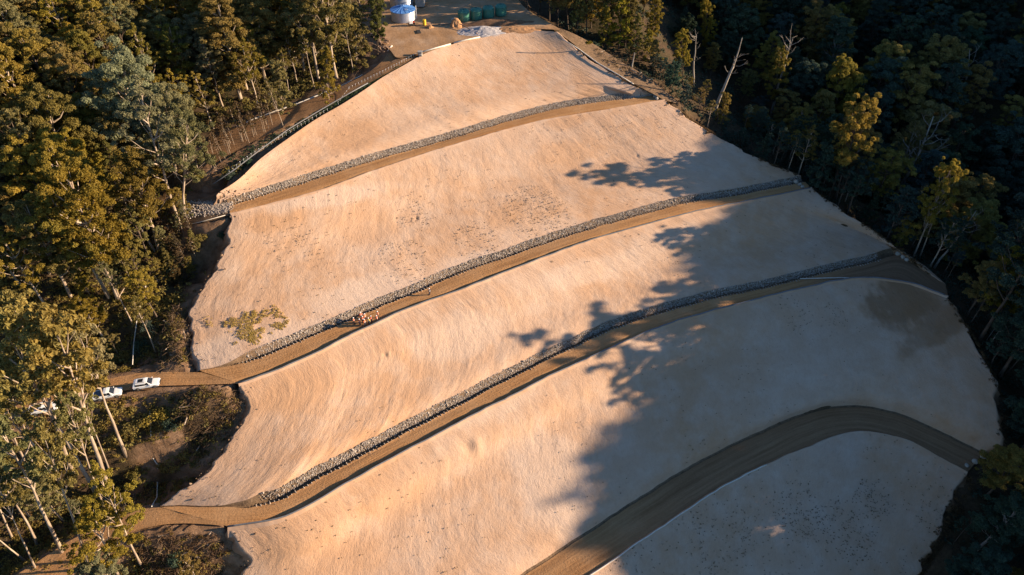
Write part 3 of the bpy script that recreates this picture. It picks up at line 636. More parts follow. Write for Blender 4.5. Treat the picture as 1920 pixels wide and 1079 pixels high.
# top left, along the haul road
hero('tower', 452, 190, 400, -15, 'huge brown green gum towering over the bend of the top haul road', leaf='leaf_olive', bk='bark_pale', var=0, wide=1.35)
hero('gum', 632, 148, 600, -70, 'tall gum with a straight white trunk beside the top haul road', leaf='leaf_olive', var=0)
hero('gum', 598, 152, 565, -50, 'tall gum with a bare pale trunk just left of the white trunked one', leaf='leaf_olive', var=3)
hero('tower', 708, 104, 705, -60, 'gum with a thin dark trunk beside the steel tanks', leaf='leaf_olive', bk='bark_dark', var=1, wide=.6)
hero('cone', 617, 190, 612, 92, 'small rounded bright olive tree on the edge of the top haul road', leaf='leaf_gold', var=0, wide=.85)
hero('cone', 668, 120, 664, 20, 'dense dark green tree behind the log pile by the haul road', leaf='leaf_olive', var=1, wide=1.5)
hero('open', 532, 240, 498, 150, 'thin leaning pale sapling tree on the verge of the haul road', leaf='leaf_olive', wide=.5)
hero('cone', 530, 215, 520, 118, 'small olive tree with several stems behind the haul road edge', leaf='leaf_olive', var=1, wide=1.1)
# right side
hero('gum', np.array([53.0, 200.0, gz(53, 200)]), None, 1276, 60, 'gum with an upright sunlit crown at the upper right edge of the clearing', leaf='leaf_gold', bk='bark_dark', var=1, wide=.75)
hero('cone', 1220, 118, 1218, 58, 'small pointed sunlit tree behind the white stump on the right edge', leaf='leaf_gold', var=0)
hero_dead(0, 1300, 160, 1306, 66, 'dead tree with one long arching bare limb beside the upper right crown', rz=.3)
hero_dead(1, 1338, 216, 1392, 72, 'thick grey dead trunk leaning right at the dark forest edge', wide=1.0)
hero('gum', 1440, 230, 1470, 100, 'gum with a sunlit golden crown topped by dead spikes', leaf='leaf_gold', bk='bark_dark', var=0, wide=.7)
hero_dead(2, 1442, 226, 1484, 76, 'bare dead spikes sticking out of a golden gum crown', wide=1.1)
hero('broad', 1555, 270, 1582, 118, 'wide gum with a flat sunlit golden top in the dark right forest', leaf='leaf_gold', bk='bark_dark', var=0, wide=.75)
hero('gum', 1566, 374, 1618, 186, 'tall twin trunked gum with a sunlit crown right of the second terrace end', leaf='leaf_gold', bk='bark_dark', var=3, wide=.85)
hero('slender', 1560, 366, 1585, 240, 'slim gum trunk close beside the tall twin trunked gum', leaf='leaf_olive', bk='bark_dark', var=1)
hero('open', 1666, 396, 1722, 232, 'white trunked gum with bare forked limbs and a thin crown', leaf='leaf_olive', bk='dead_wood', var=1, wide=.9)
hero_dead(3, 1668, 396, 1745, 215, 'bare white branching dead top beside the white trunked gum', wide=1.0)
hero('gum', 1712, 484, 1788, 306, 'leaning gum with a narrow sunlit crown above the third terrace end', leaf='leaf_gold', bk='bark_pale', var=2, wide=.62)
hero('slender', 1724, 486, 1775, 345, 'thin pale gum trunk beside the leaning narrow crowned gum', leaf='leaf_olive', var=0)
hero_dead(3, 1752, 504, 1828, 392, 'thin grey dead tree with spread branches right of the third terrace end', wide=.8)
hero('gum', 1870, 620, 1908, 482, 'gum with a sunlit crown at the right edge of the photo', leaf='leaf_gold', bk='bark_dark', var=0)
hero_dead(3, 1798, 215, 1815, 85, 'pale dead branching tree standing in the deep shade at upper right', wide=1.1)
hero('tower', 1330, 110, 1320, -10, 'gum with a sunlit crown at the top edge right of centre', leaf='leaf_gold', bk='bark_dark', var=2, wide=.7)
for i, (bx, by, tx, ty, kd_) in enumerate([(1172, 92, 1180, -25, 'tower'), (1135, 84, 1140, -35, 'gum'), (1100, 72, 1098, -50, 'gum'), (1065, 55, 1060, -60, 'gum'), (1195, 108, 1196, 30, 'cone'), (1030, 40, 1030, -60, 'gum'), (990, 20, 985, -90, 'gum')]):
    hero(kd_, bx, by, tx, ty, 'gum tree in the sunlit row behind the right end of the water tank pad', group='gums behind the tank pad', leaf='leaf_olive', bk='bark_dark', wide=.8)
def more_wall():
    r = random.Random(61); got = []
    for k in range(3000):
        if len(got) >= 26: break
        x = r.uniform(-6, 58); y = r.uniform(203, 246); z, d = ground_z(x, y); px, py = proj((x, y, z))
        if d < 4 or not 985 < px < 1230 or py > 105 or any((a - x) ** 2 + (b - y) ** 2 < 20 for a, b in got) or not clear(x, y, 2.5): continue
        got.append((x, y)); tree(r.choice(['gum', 'tower', 'cone', 'tower']), (x, y, z), r.uniform(11, 19), 'gum tree in the sunlit row behind the right end of the water tank pad', 'gums behind the tank pad', r.choice(['leaf_olive', 'leaf_gold', 'leaf_olive']), 'bark_dark', wide=.85)
# the wood itself: every tree its own thing
def clear(x, y, r):
    for p in HEROPOS:
        if (p[0] - x) ** 2 + (p[1] - y) ** 2 < r * r: return False
    return True
SIL_S = [40, 56, 63, 73, 81, 88, 96.5, 106.5, 111.5, 119.5, 126.5, 134, 142, 149, 157, 167, 174, 179, 185, 194, 202, 215, 235, 260, 400]
SIL_H = [-18, -15, -12, -7, -5.6, -5, -5.5, -6.5, -6.5, -6, -1, .5, 1.2, 5, 8.5, 9, 8, 7.5, 5, 5.5, 9, 15, 26, 42, 60]
TEL, TAZ = math.tan(SUN_EL) / math.cos(SUN_AZ), math.tan(SUN_AZ)
def sun_line(x, y): return float(np.interp(y - TAZ * x, SIL_S, SIL_H)) + TEL * x
more_wall()
rnd = random.Random(5); placed = []
def spaced(x, y, r):
    for a, b in placed:
        if (a - x) ** 2 + (b - y) ** 2 < r * r: return False
    return True
def in_view(x, y, z, H, m=60):
    a = proj((x, y, z)); b = proj((x, y, z + H)); 
    return min(a[0], b[0]) < 1920 + m and max(a[0], b[0]) > -m and b[1] < 1079 + m and a[1] > -m * 2
nleft = nright = 0
for k in range(16000):
    if nleft >= 292: break
    x = rnd.uniform(-185, -20); y = rnd.uniform(36, 245); z, d = ground_z(x, y)
    low = y < 104 - .3 * (x + 70)
    if d < (5.5 if not low else 4.5) or not clear(x, y, 3.2): continue
    px, py = proj((x, y, z))
    if py < -60 or px < -260: continue
    if 300 < px < 470 and 380 < py < 1079: continue
    if 55 < px < 330 and 690 < py < 830: continue
    if 715 < px < 1000 and py < 130: continue
    if not spaced(x, y, 5.1 if not low else 4.6): continue
    near_edge = d < 17
    if low: kd_ = rnd.choice(['slender', 'slender', 'open', 'cone', 'sapling', 'gum']); H = {'cone': rnd.uniform(4, 7), 'sapling': rnd.uniform(5, 9), 'gum': rnd.uniform(10, 16)}.get(kd_, rnd.uniform(14, 23))
    elif near_edge: kd_ = rnd.choice(['cone', 'sapling', 'open', 'slender', 'open', 'slender', 'gum']); H = {'cone': rnd.uniform(5, 10), 'sapling': rnd.uniform(6, 11)}.get(kd_, rnd.uniform(12, 20))
    else: kd_ = rnd.choice(['gum', 'gum', 'broad', 'broad', 'tower', 'open', 'cone']); H = {'cone': rnd.uniform(9, 14), 'broad': rnd.uniform(17, 23), 'tower': rnd.uniform(20, 27)}.get(kd_, rnd.uniform(18, 26))
    if not in_view(x, y, z, H): continue
    t_ = proj((x, y, z + H * .8))
    if 20 < t_[0] < 330 and 675 < t_[1] < 835: continue
    # trees right against the frame bottom must not hide the cleared slope
    placed.append((x, y)); nleft += 1
    leaf = rnd.choice(['leaf_olive', 'leaf_olive', 'leaf_gold', 'leaf_grey', 'leaf_olive', 'leaf_gold'])
    small = kd_ in ('cone', 'sapling')
    if low: lab, grp = ('young tree growing among the bare trunks below the parked cars', 'young trees at lower left') if small else ('gum tree among the bare trunks in the lower left forest', 'lower left gums')
    else: lab, grp = ('young tree growing under the gums of the sunlit left forest', 'young trees of the left forest') if small else ('gum tree in the dense sunlit forest on the left', 'gums of the left forest')
    tree(kd_, (x, y, z), H, lab, grp, leaf, rnd.choice(['bark_pale', 'bark_pale', 'bark_dark']), lean=(rnd.gauss(0, .04), 0))
placed_r = []
for k in range(24000):
    if nright >= 285: break
    x = rnd.uniform(0, 225); y = rnd.uniform(45, 345); z, d = ground_z(x, y)
    if x < 30 and y < 215: continue
    if d < 3.0 or not clear(x, y, 3.5): continue
    px, py = proj((x, y, z))
    if 700 < px < 1010 and py < 60: continue
    if px < 1000 and y < 225: continue
    if any((a - x) ** 2 + (b - y) ** 2 < (64 if d > 9 else 16) for a, b in placed_r): continue
    near = d < 9
    cap = sun_line(x, y) + (rnd.uniform(-5, 1.0) if rnd.random() < .85 else rnd.uniform(1, 5))
    H = rnd.uniform(9, 19) if near else rnd.uniform(17, 27)
    H = min(H, cap - z)
    if H < 5: continue
    if not in_view(x, y, z, H, 140): continue
    placed_r.append((x, y)); nright += 1
    kd_ = rnd.choice(['cone', 'sapling', 'slender'] if near and H < 11 else ['slender', 'slender', 'open', 'gum'] if near else ['gum', 'broad', 'tower', 'gum', 'broad']) if H > 7 else 'cone'
    small = kd_ in ('cone', 'sapling')
    lab, grp = ('small dark tree along the shaded edge right of the cleared slope', 'small trees along the right edge') if small else ('dark gum tree in the deep shade of the right hand gully', 'gums of the shaded gully')
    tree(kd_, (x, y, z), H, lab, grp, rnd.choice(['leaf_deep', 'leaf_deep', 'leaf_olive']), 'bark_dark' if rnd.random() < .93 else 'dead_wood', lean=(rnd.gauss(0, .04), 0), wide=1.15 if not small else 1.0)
re_ = random.Random(17); got_ = []
for k in range(4000):
    if len(got_) >= 46: break
    x = re_.uniform(42, 112); y = re_.uniform(112, 205); z, d = ground_z(x, y); sl = y - TAZ * x
    if not 2.5 < d < 14 or any((a - x) ** 2 + (b - y) ** 2 < 9 for a, b in got_) or not clear(x, y, 2.0): continue
    if proj((x, y, z))[0] < 1215: continue
    got_.append((x, y)); H = re_.uniform(6, 10) if sl > 172 else min(re_.uniform(9, 17), sun_line(x, y) + re_.uniform(-4, 2.5) - z)
    if H < 5: continue
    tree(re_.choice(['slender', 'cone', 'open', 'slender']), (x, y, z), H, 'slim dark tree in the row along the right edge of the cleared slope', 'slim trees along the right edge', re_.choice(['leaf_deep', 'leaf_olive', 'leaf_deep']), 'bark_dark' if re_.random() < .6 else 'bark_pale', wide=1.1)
# the crest of the ridge whose shadow lies over the gully and the slope
for row, (dxr, lo, hi, st) in enumerate([(0, -2.4, .8, 2.3), (22, -5, -1.5, 3.6)]):
    s_ = 20.0
    while s_ < 262:
        x = 238 + dxr + rnd.uniform(-9, 14); y = s_ + TAZ * x; z = gz(x, y); H = max(9, float(np.interp(s_, SIL_S, SIL_H)) + TEL * x - z + rnd.uniform(lo, hi))
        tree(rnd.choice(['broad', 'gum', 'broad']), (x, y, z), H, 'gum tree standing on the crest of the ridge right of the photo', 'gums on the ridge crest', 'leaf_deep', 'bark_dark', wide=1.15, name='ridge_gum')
        s_ += rnd.uniform(.75, 1.25) * st

for (x, s0, h, kd_, wd) in [(110, 104.5, 9.5, 'open', 1.0), (118, 107.5, 3, 'open', 1.1), (123, 111.5, 1.5, 'gum', 1.0), (116, 115.5, .5, 'open', 1.2), (126, 119.5, 0, 'gum', 1.0), (121, 100, 0, 'open', 1.2), (112, 96, -2, 'gum', 1.1)]:
    y = s0 + TAZ * x; z = gz(x, y); tree(kd_, (x, y, z), h + TEL * x - z, 'tall gum at the edge of the slope just outside the photo on the right', 'edge gums outside the frame', 'leaf_deep', 'bark_dark', wide=wd, name='edge_gum')
for i in range(34):
    u = rs_ = random.Random(300 + i); px = u.uniform(296, 372); py = u.uniform(395, 540); p = on_ground(px, py)
    tree(u.choice(['sapling', 'wispy', 'sapling', 'cone']), tuple(p), u.uniform(3.5, 8), 'small brown or olive tree in the hollow left of the second slope', 'small trees in the left hollow', u.choice(['leaf_brown', 'leaf_olive', 'leaf_brown', 'leaf_grey']), 'bark_pale')
# pale bare saplings along the haul road ditch
rs = random.Random(91)
for i in range(26):
    u = rs.random(); px = 395 + 120 * u + rs.uniform(-12, 12); py = 330 - 95 * u + rs.uniform(-26, 4); p = on_ground(px, py)
    tree('wispy', tuple(p), rs.uniform(6, 10), 'thin bare sapling with whitish stem in the ditch beside the haul road', 'bare saplings beside the haul road', 'leaf_brown', 'bark_pale', lean=(rs.gauss(-.03, .06), 0), name='sapling')

# ------------------------------------------------------------------ undergrowth, brush, grass, tufts, stones
def clump_cloud(C_, R, per, size, rng, flat=.7, tone=.2):
    n = len(C_); dv = rng.normal(size=(n, per, 3)); dv /= np.linalg.norm(dv, axis=2)[..., None]; dv[..., 2] = np.abs(dv[..., 2])
    P = C_[:, None] + dv * (R[:, None] * (.4 + .6 * rng.random((n, per))))[..., None] * np.array([1, 1, flat])
    T = .5 + rng.normal(size=(n, 1)) * tone + rng.normal(size=(n, per)) * .12
    return P.reshape(-1, 3), (dv + rng.normal(size=dv.shape) * .5).reshape(-1, 3), T.ravel()
def undergrowth(name, label, mat, test, n, rr, seed, per=26, size=.26):
    rng = np.random.default_rng(seed); rd = random.Random(seed); pts = []; R = []
    for k in range(n * 6):
        if len(pts) >= n: break
        q = test(rd)
        if q is None: continue
        pts.append(q); R.append(rd.uniform(*rr))
    P, Nn, T = clump_cloud(np.array(pts), np.array(R), per, size, rng)
    return tag(leafy(obj(name, leaves_mesh(name, P, Nn, size, T, rng), M['leaf']), mat, 0), label, 'undergrowth', kind='stuff')
def t_left(rd):
    x = rd.uniform(-175, -25); y = rd.uniform(40, 225); z, d = ground_z(x, y); px, py = proj((x, y, z))
    if d < 2.5 + 2.0 * rd.random() or px < -80 or py > 1140 or py < -40: return None
    if d < 8 and rd.random() < .55: return None
    if 715 < px < 1000 and py < 130: return None
    return (x, y, z)
undergrowth('undergrowth', 'low olive undergrowth covering the floor of the left forest', 'leaf_olive', t_left, 3300, (.6, 1.7), 3)
undergrowth('undergrowth', 'low brown dead undergrowth under the left forest', 'leaf_brown', t_left, 1100, (.4, 1.2), 4, 22, .2)
def t_low(rd):
    x = rd.uniform(-150, -48); y = rd.uniform(34, 108); z, d = ground_z(x, y); px, py = proj((x, y, z))
    if d < (1.6 if px > 190 else .25) or px < -80 or py > 1140: return None
    if px < 190 and d < 1.6 and rd.random() < .5: return None
    if px > 255 and d < 5 and rd.random() < .6: return None
    if 235 < px < 345 and abs(py - (930 - (px - 246) * 1.29)) < 22: return None
    return (x, y, z)
undergrowth('undergrowth', 'bushy olive scrub between the bare trunks below and around the parked cars', 'leaf_olive', t_low, 2100, (.4, 1.3), 14, 30, .17)
undergrowth('undergrowth', 'dry brown scrub between the bare trunks at lower left', 'leaf_brown', t_low, 1100, (.3, 1.0), 15, 26, .14)
def t_ditch(rd):
    u = rd.random(); px = 425 + 330 * u; lo = np.interp(px, [425, 490, 546, 641, 718, 760], [348, 294, 252, 192, 142, 118]); hi = np.interp(px, [425, 480, 530, 590, 640, 690, 760], [292, 266, 243, 213, 187, 160, 122]); w = rd.random()
    py = hi + (lo - hi) * (.1 + .8 * w); z = 34 + 8.4 * u ** 1.1 - .6; p = on_ground(px, py); return tuple(p)
undergrowth('undergrowth', 'dark low plants filling the ditch between the haul road and the top slope', 'leaf_deep', t_ditch, 420, (.3, .9), 16, 26, .15)
def t_right(rd):
    x = rd.uniform(15, 200); y = rd.uniform(45, 330); z, d = ground_z(x, y); px, py = proj((x, y, z))
    if d < 1.5 or px > 2000 or py > 1140 or py < -40 or px < 1000: return None
    if d > 14 and rd.random() < .4: return None
    return (x, y, z)
undergrowth('undergrowth', 'dark low undergrowth along the right edge and in the gully', 'leaf_deep', t_right, 2200, (.7, 2.2), 5, 24, .32)

def shrub(px, py, r, leaf, label, group=None, seed=0, per=420, h=.8):
    p = on_ground(px, py); rng = np.random.default_rng(seed + 1000); rd = random.Random(seed)
    root = empty('shrub', tuple(p), 0, label, 'shrub', group); PP, NN, TT = [], [], []; mb = MB()
    for k in range(7):
        c = np.array([[rd.uniform(-.6, .6) * r, rd.uniform(-.6, .6) * r, rd.uniform(.25, .75) * r * h]]); P, Nn, T = clump_cloud(c, np.array([r * rd.uniform(.35, .55)]), per // 7, .2, rng, .9); PP.append(P); NN.append(Nn); TT.append(T)
        mb.tube([(0, 0, -.3), tuple(c[0] * .6), tuple(c[0])], [.07, .05, .02], 4, False)
    leafy(obj('foliage', leaves_mesh('foliage', np.concatenate(PP), np.concatenate(NN), .17, np.concatenate(TT), rng), M['leaf'], root), leaf); mb.build('stem', M['bark_dark'], root); return root
sh = random.Random(15)
for i, (px, py, r, lf, lab) in enumerate([(262, 660, 2.6, 'leaf_deep', 'dark green shrub above the front white car'), (285, 620, 2.0, 'leaf_deep', 'dark shrub higher up the bank above the front white car'), (296, 790, 2.6, 'leaf_gold', 'bright green shrub below the front white car'), (255, 805, 2.4, 'leaf_olive', 'olive shrub below the gap between the two nearer cars'), (325, 800, 1.8, 'leaf_deep', 'dark shrub at the left foot of the brush heap'), (430, 335, 1.8, 'leaf_deep', 'dark green shrub above the left end of the first terrace road'), (465, 310, 1.6, 'leaf_deep', 'dark shrub further up the ditch of the haul road'), (375, 335, 1.5, 'leaf_gold', 'yellow green shrub on the haul road bank'), (425, 445, 1.8, 'leaf_deep', 'dark shrub in the hollow below the first terrace road end'), (385, 450, 1.8, 'leaf_olive', 'olive shrub in the hollow left of a darker one'), (320, 510, 2.2, 'leaf_deep', 'dark green shrub in the shaded gully on the left'), (220, 780, 1.6, 'leaf_olive', 'olive shrub below the pickup'), (1105, 85, 1.4, 'leaf_gold', 'yellow green shrub at the upper right end of the tank pad bank'), (1848, 905, 2.6, 'leaf_olive', 'olive shrub by the boulders at the lowest terrace end'), (340, 1055, 2.2, 'leaf_deep', 'dark shrub below the lowest track at the bottom of the photo'), (250, 890, 2.0, 'leaf_olive', 'olive shrub left of the lower white pipe'), (120, 660, 2.4, 'leaf_olive', 'olive shrub above the rearmost car'), (190, 690, 1.9, 'leaf_olive', 'olive shrub on the bank above the pickup')]):
    shrub(px, py, r, lf, lab, seed=i)

def brush_heap(poly, n, label, seed, logs=10):
    rd = random.Random(seed); rng = np.random.default_rng(seed); root = None; mb = MB(); lg = MB(); PP = []
    cx = sum(p[0] for p in poly) / len(poly); cy = sum(p[1] for p in poly) / len(poly); o0 = on_ground(cx, cy); root = empty('brush_heap', tuple(o0), 0, label, 'brush heap')
    for k in range(n):
        i = rd.randrange(len(poly)); a, b = poly[i], poly[(i + 1) % len(poly)]; u = rd.random(); w = rd.random() ** .5
        px = cx + (a[0] * (1 - u) + b[0] * u - cx) * w; py = cy + (a[1] * (1 - u) + b[1] * u - cy) * w
        p = Vector(on_ground(px, py) - o0) + Vector((0, 0, rd.uniform(.05, .9))); an = rd.uniform(0, 6.28); L = rd.uniform(.5, 2.0); dz = rd.uniform(-.5, .6) * L
        e = p + Vector((math.cos(an) * L, math.sin(an) * L, dz)); m = p.lerp(e, .5) + Vector((rd.gauss(0, .15), rd.gauss(0, .15), rd.gauss(0, .12)))
        if k < logs: e.z = p.z + .25 * dz; MB().tube([p, e + (e - p) * .5], [.13, .09], 6).build('log', M['bark_pale'], root)
        else: mb.tube([p, m, e], [.05, .035, .015], 3, False)
        if k % 2 == 0: PP.append(np.array(p))
    t = mb.mesh('branches'); V = np.empty(len(t.vertices) * 3); t.vertices.foreach_get('co', V); V = V.reshape(-1, 3); set_attr(t, 'tint', .45 + .5 * vnoise(V[:, 0] * 1.3, V[:, 1] * 1.3, seed)); obj('branches', t, M['brush'], root)
    P, Nn, T = clump_cloud(np.array(PP), np.full(len(PP), .55), 12, .14, rng); leafy(obj('dead_leaves', leaves_mesh('dead_leaves', P, Nn, .12, T, rng), M['leaf'], root), 'leaf_brown')
brush_heap([(345, 735), (452, 728), (455, 770), (415, 830), (370, 850), (335, 800)], 900, 'brown heap of cut brush filling the hollow right of the cars', 1)
brush_heap([(330, 575), (372, 590), (365, 690), (300, 695), (300, 640)], 650, 'brown heap of roots and brush above the second terrace track', 2)
brush_heap([(240, 1004), (420, 1006), (425, 1079), (400, 1090), (270, 1075)], 900, 'brown heap of cut brush below the lowest track at the bottom edge', 3)
brush_heap([(175, 935), (255, 930), (250, 960), (200, 985)], 260, 'small heap of brown branches above the lowest track', 4, 4)
brush_heap([(230, 505), (270, 500), (262, 545), (225, 550)], 160, 'reddish heap of broken branches in the left forest gap', 5, 6)
brush_heap([(1110, 92), (1180, 118), (1230, 160), (1195, 150), (1130, 118)], 240, 'line of pale fallen branches along the upper right forest edge', 6, 14)

rg = np.random.default_rng(12)
def pick(P, n, mask=None):
    r, c = P.shape[:2]; a = rg.random(n) * (r - 1.01); b = rg.random(n) * (c - 1.01); i = a.astype(int); j = b.astype(int); return P[i, j]
# grass patch, low left on the second slope
c0 = []
for poly, n in (([(415, 605), (460, 585), (515, 572), (543, 600), (535, 622), (480, 655), (450, 662), (432, 640)], 1700), ([(380, 590), (402, 598), (398, 618), (384, 612)], 30)):
    cx = np.mean([p[0] for p in poly]); cy = np.mean([p[1] for p in poly])
    for k in range(n):
        i = rg.integers(len(poly)); u = rg.random(); w = rg.random() ** .55; a, b = poly[i], poly[(i + 1) % len(poly)]
        px = cx + (a[0] * (1 - u) + b[0] * u - cx) * w; py = cy + (a[1] * (1 - u) + b[1] * u - cy) * w
        if fbm(px * .05, py * .09, 3) < -.12 + .2 * w * w: continue
        t = P2.reshape(-1, 3); d = ray(px, py); dn_ = d / np.linalg.norm(d); v = t - np.array([0, 0, CAM_Z]); e = np.linalg.norm(np.cross(v, dn_), axis=1); c0.append(t[e.argmin()])
Pq, Nq, Tq = clump_cloud(np.array(c0), rg.uniform(.08, .27, len(c0)), 14, .075, rg, .6)
tag(obj('grass', leaves_mesh('grass', Pq, Nq, .085, Tq, rg), M['grass']), 'patch of yellow green bushy grass low on the second slope', 'grass', kind='stuff')
# weed tufts and clods over the slopes
pts = []
for P, n, lo in ((P1, 90, -.1), (P2, 240, .0), (P3, 90, .1), (P4, 220, .05), (P5, 650, -.1)):
    q = pick(P, n * 3); m = fbm(q[:, 0] * .07, q[:, 1] * .07, 31, 3); q = q[m > lo][:n]; pts.append(q)
for ctr, rad, n in ((at(1010, 395, 21), 8, 260), (at(780, 400, 24), 5, 70), (at(900, 440, 22), 6, 90), (at(760, 490, 20), 6, 90), (at(560, 480, 22), 6, 60), (at(1480, 610, 2), 5, 60), (at(1640, 930, -10), 4, 130), (at(1500, 960, -11), 6, 170), (at(1590, 1000, -14), 6, 160), (at(1340, 1000, -10), 8, 120), (at(1740, 950, -11), 5, 60), (at(1560, 600, 3), 3, 40)):
    t = np.concatenate([P2.reshape(-1, 3), P4.reshape(-1, 3), P5.reshape(-1, 3)]); dd = np.hypot(t[:, 0] - ctr[0], (t[:, 1] - ctr[1])); w = np.where(dd < rad)[0]
    if len(w): pts.append(t[rg.choice(w, n)] + rg.normal(size=(n, 3)) * np.array([.5, .5, 0]))
pts = np.concatenate(pts); Pq, Nq, Tq = clump_cloud(pts, rg.uniform(.06, .26, len(pts)), 7, .07, rg, .8)
tag(obj('weed_tufts', leaves_mesh('weed_tufts', Pq, Nq, .085, Tq, rg), M['tuft']), 'small dark weed tufts and clods scattered over the bare slopes', 'weeds', kind='stuff')
# stones
IV, IF = (np.array(ICO[1][0]), np.array(ICO[1][1]))
def stones(name, label, Cn, size, seed, cat='stones'):
    rng = np.random.default_rng(seed); n = len(Cn); q = rng.normal(size=(n, 4)); q /= np.linalg.norm(q, axis=1)[:, None]; w, x, y, z = q.T
    Rm = np.stack([1 - 2*(y*y+z*z), 2*(x*y-z*w), 2*(x*z+y*w), 2*(x*y+z*w), 1 - 2*(x*x+z*z), 2*(y*z-x*w), 2*(x*z-y*w), 2*(y*z+x*w), 1 - 2*(x*x+y*y)], 1).reshape(n, 3, 3)
    S = rng.uniform(.6, 1.35, (n, 1, 3)) * size[:, None, None]; V = IV[None] * rng.uniform(.75, 1.2, (n, len(IV), 1)) * S; V = np.einsum('nij,nkj->nki', Rm, V) + Cn[:, None]
    F = (IF[None] + (np.arange(n) * len(IV))[:, None, None]).reshape(-1, 3); me = raw_mesh(name, V.reshape(-1, 3), F); set_attr(me, 'tint', np.repeat(np.clip(rng.normal(.5, .22, n), 0, 1), len(IV)))
    return tag(obj(name, me, M['rock']), label, cat, kind='stuff')
def strip_stones(B, i0, label, seed, i1=1.0):
    n = B['n']; L = n * .7 * (i1 - i0); m = int(L * 125); a = (i0 + (i1 - i0) * rg.random(m)) * (n - 1.01); i = a.astype(int); f = (a - i)[:, None]
    T = B['T'][i] * (1 - f) + B['T'][i + 1] * f; Q = B['Db'][i] * (1 - f) + B['Db'][i + 1] * f; D = B['dn'][i]; w = rg.random(m)[:, None]; edge = np.minimum(1, (a - i0 * n) / 14)[:, None]; base = T + (Q - T) * w * .9 + np.array([0, 0, .1]) + D * (.3 * fbm(a * .2, a * 0, seed))[:, None] * (1 - w)
    keep = rg.random(m) < edge[:, 0] * 1.2
    lip = B['I'][i] + D * rg.normal(-.05, .16, m)[:, None] + np.array([0, 0, .12]); ll = rg.random(m) < .07
    Cn = np.concatenate([base[keep], lip[ll]]); sz = np.concatenate([rg.gamma(3.0, .021, keep.sum()).clip(.035, .26), rg.uniform(.06, .12, ll.sum())]); stones('stones', label, Cn, sz, seed)
strip_stones(b1, 0.0, 'strip of pale crushed rock above the first terrace road', 1)
strip_stones(b2, .05, 'strip of pale crushed rock above the second terrace road', 2)
strip_stones(b3, .09, 'strip of pale crushed rock above the third terrace road', 3, .9)
ap = []
for k in range(2600):
    u, w = rg.random(), rg.random()
    if rg.random() > .25 + u: continue
    q = at(345 + 88 * u + rg.normal() * 4, 379 + (30 - 12 * u) * w + rg.normal() * 2, 30.5 - 1.5 * w * (1 - u)); ap.append(q)
stones('stones', 'apron of pale crushed rock at the left end of the first terrace road', np.array(ap), rg.uniform(.08, .18, len(ap)), 9)

ep = []
for P in (P1, P2, P3, P4, P5):
    e = P[:, -1]; m = len(e) * 3; i = rg.integers(0, len(e), m); d = e[i] - P[i, -5]; d[:, 2] = 0; d /= np.linalg.norm(d, axis=1)[:, None] + 1e-9; k = rg.normal(.9, .9, m)[:, None]
    q = e[i] + d * k; q[:, 2] -= 1.0 * np.clip(k[:, 0], 0, 4); ep.append(q[fbm(q[:, 0] * .2, q[:, 1] * .2, 77) > -.15])
ep = np.concatenate(ep); Pq, Nq, Tq = clump_cloud(ep, rg.uniform(.15, .7, len(ep)), 20, .13, rg, .8)
leafy(tag(obj('edge_scrub', leaves_mesh('edge_scrub', Pq, Nq, .14, Tq, rg), M['leaf']), 'patchy low scrub and debris along the right edge of the slopes', 'scrub', kind='stuff'), 'leaf_brown', 0)
cl = []
for P in (P1, P2, P3, P4):
    e = P[:, 0]; m = len(e) * 2; i = rg.integers(0, len(e), m); d = e[i] - P[i, 4]; d[:, 2] = 0; d /= np.linalg.norm(d, axis=1)[:, None] + 1e-9; k = rg.normal(1.2, 2.0, m)[:, None]
    q = e[i] + d * k; q[:, 2] = np.where(k[:, 0] > 0, e[i][:, 2] - 1.6 * np.clip(k[:, 0], 0, 3), e[i][:, 2]); cl.append(q)
cl = np.concatenate(cl); o = stones('soil_clods', 'dark clods and roots along the ragged left edge of the slopes', cl, rg.gamma(2.5, .036, len(cl)).clip(.03, .3), 31, 'soil clods'); o.data.materials.clear(); o.data.materials.append(M['brush'])
def boulder(px, py, z, r, label, seed, group=None):
    p = at(px, py, z); rd = random.Random(seed); mb = MB(); mb.blob((0, 0, 0), (r * rd.uniform(.9, 1.2), r * rd.uniform(.8, 1.0), r * rd.uniform(.7, .9)), rd, 2, .13); o = mb.build('boulder', M['boulder_stone']); o.location = tuple(p + np.array([0, 0, r * .5])); o.rotation_euler = (0, 0, rd.uniform(0, 6)); return tag(o, label, 'boulder', group)
for i, (px, py, z, r, lab) in enumerate([(1842, 858, Z4, .62, 'largest pale boulder closing the end of the lowest terrace road, nearest the forest'), (1827, 867, Z4, .66, 'middle pale boulder of three at the end of the lowest terrace road'), (1812, 874, Z4, .45, 'smallest pale boulder of three at the end of the lowest terrace road'),
        (1683, 478, Z3, .7, 'uppermost pale boulder at the right end of the third terrace road'), (1692, 484, Z3, .7, 'middle boulder at the right end of the third terrace road'), (1699, 489, Z3, .6, 'lowest boulder at the right end of the third terrace road'),
        (1492, 343, Z2, .7, 'uppermost pale boulder at the right end of the second terrace road'), (1499, 348, Z2, .6, 'middle boulder at the right end of the second terrace road'), (1504, 352, Z2, .55, 'lowest boulder at the right end of the second terrace road'),
        (1224, 178, Z1, .6, 'uppermost sunlit boulder at the right end of the first terrace road'), (1228, 183, Z1, .6, 'middle sunlit boulder at the right end of the first terrace road'), (1231, 187, Z1, .55, 'lowest sunlit boulder at the right end of the first terrace road')]):
    boulder(px, py, z, r, lab, i)

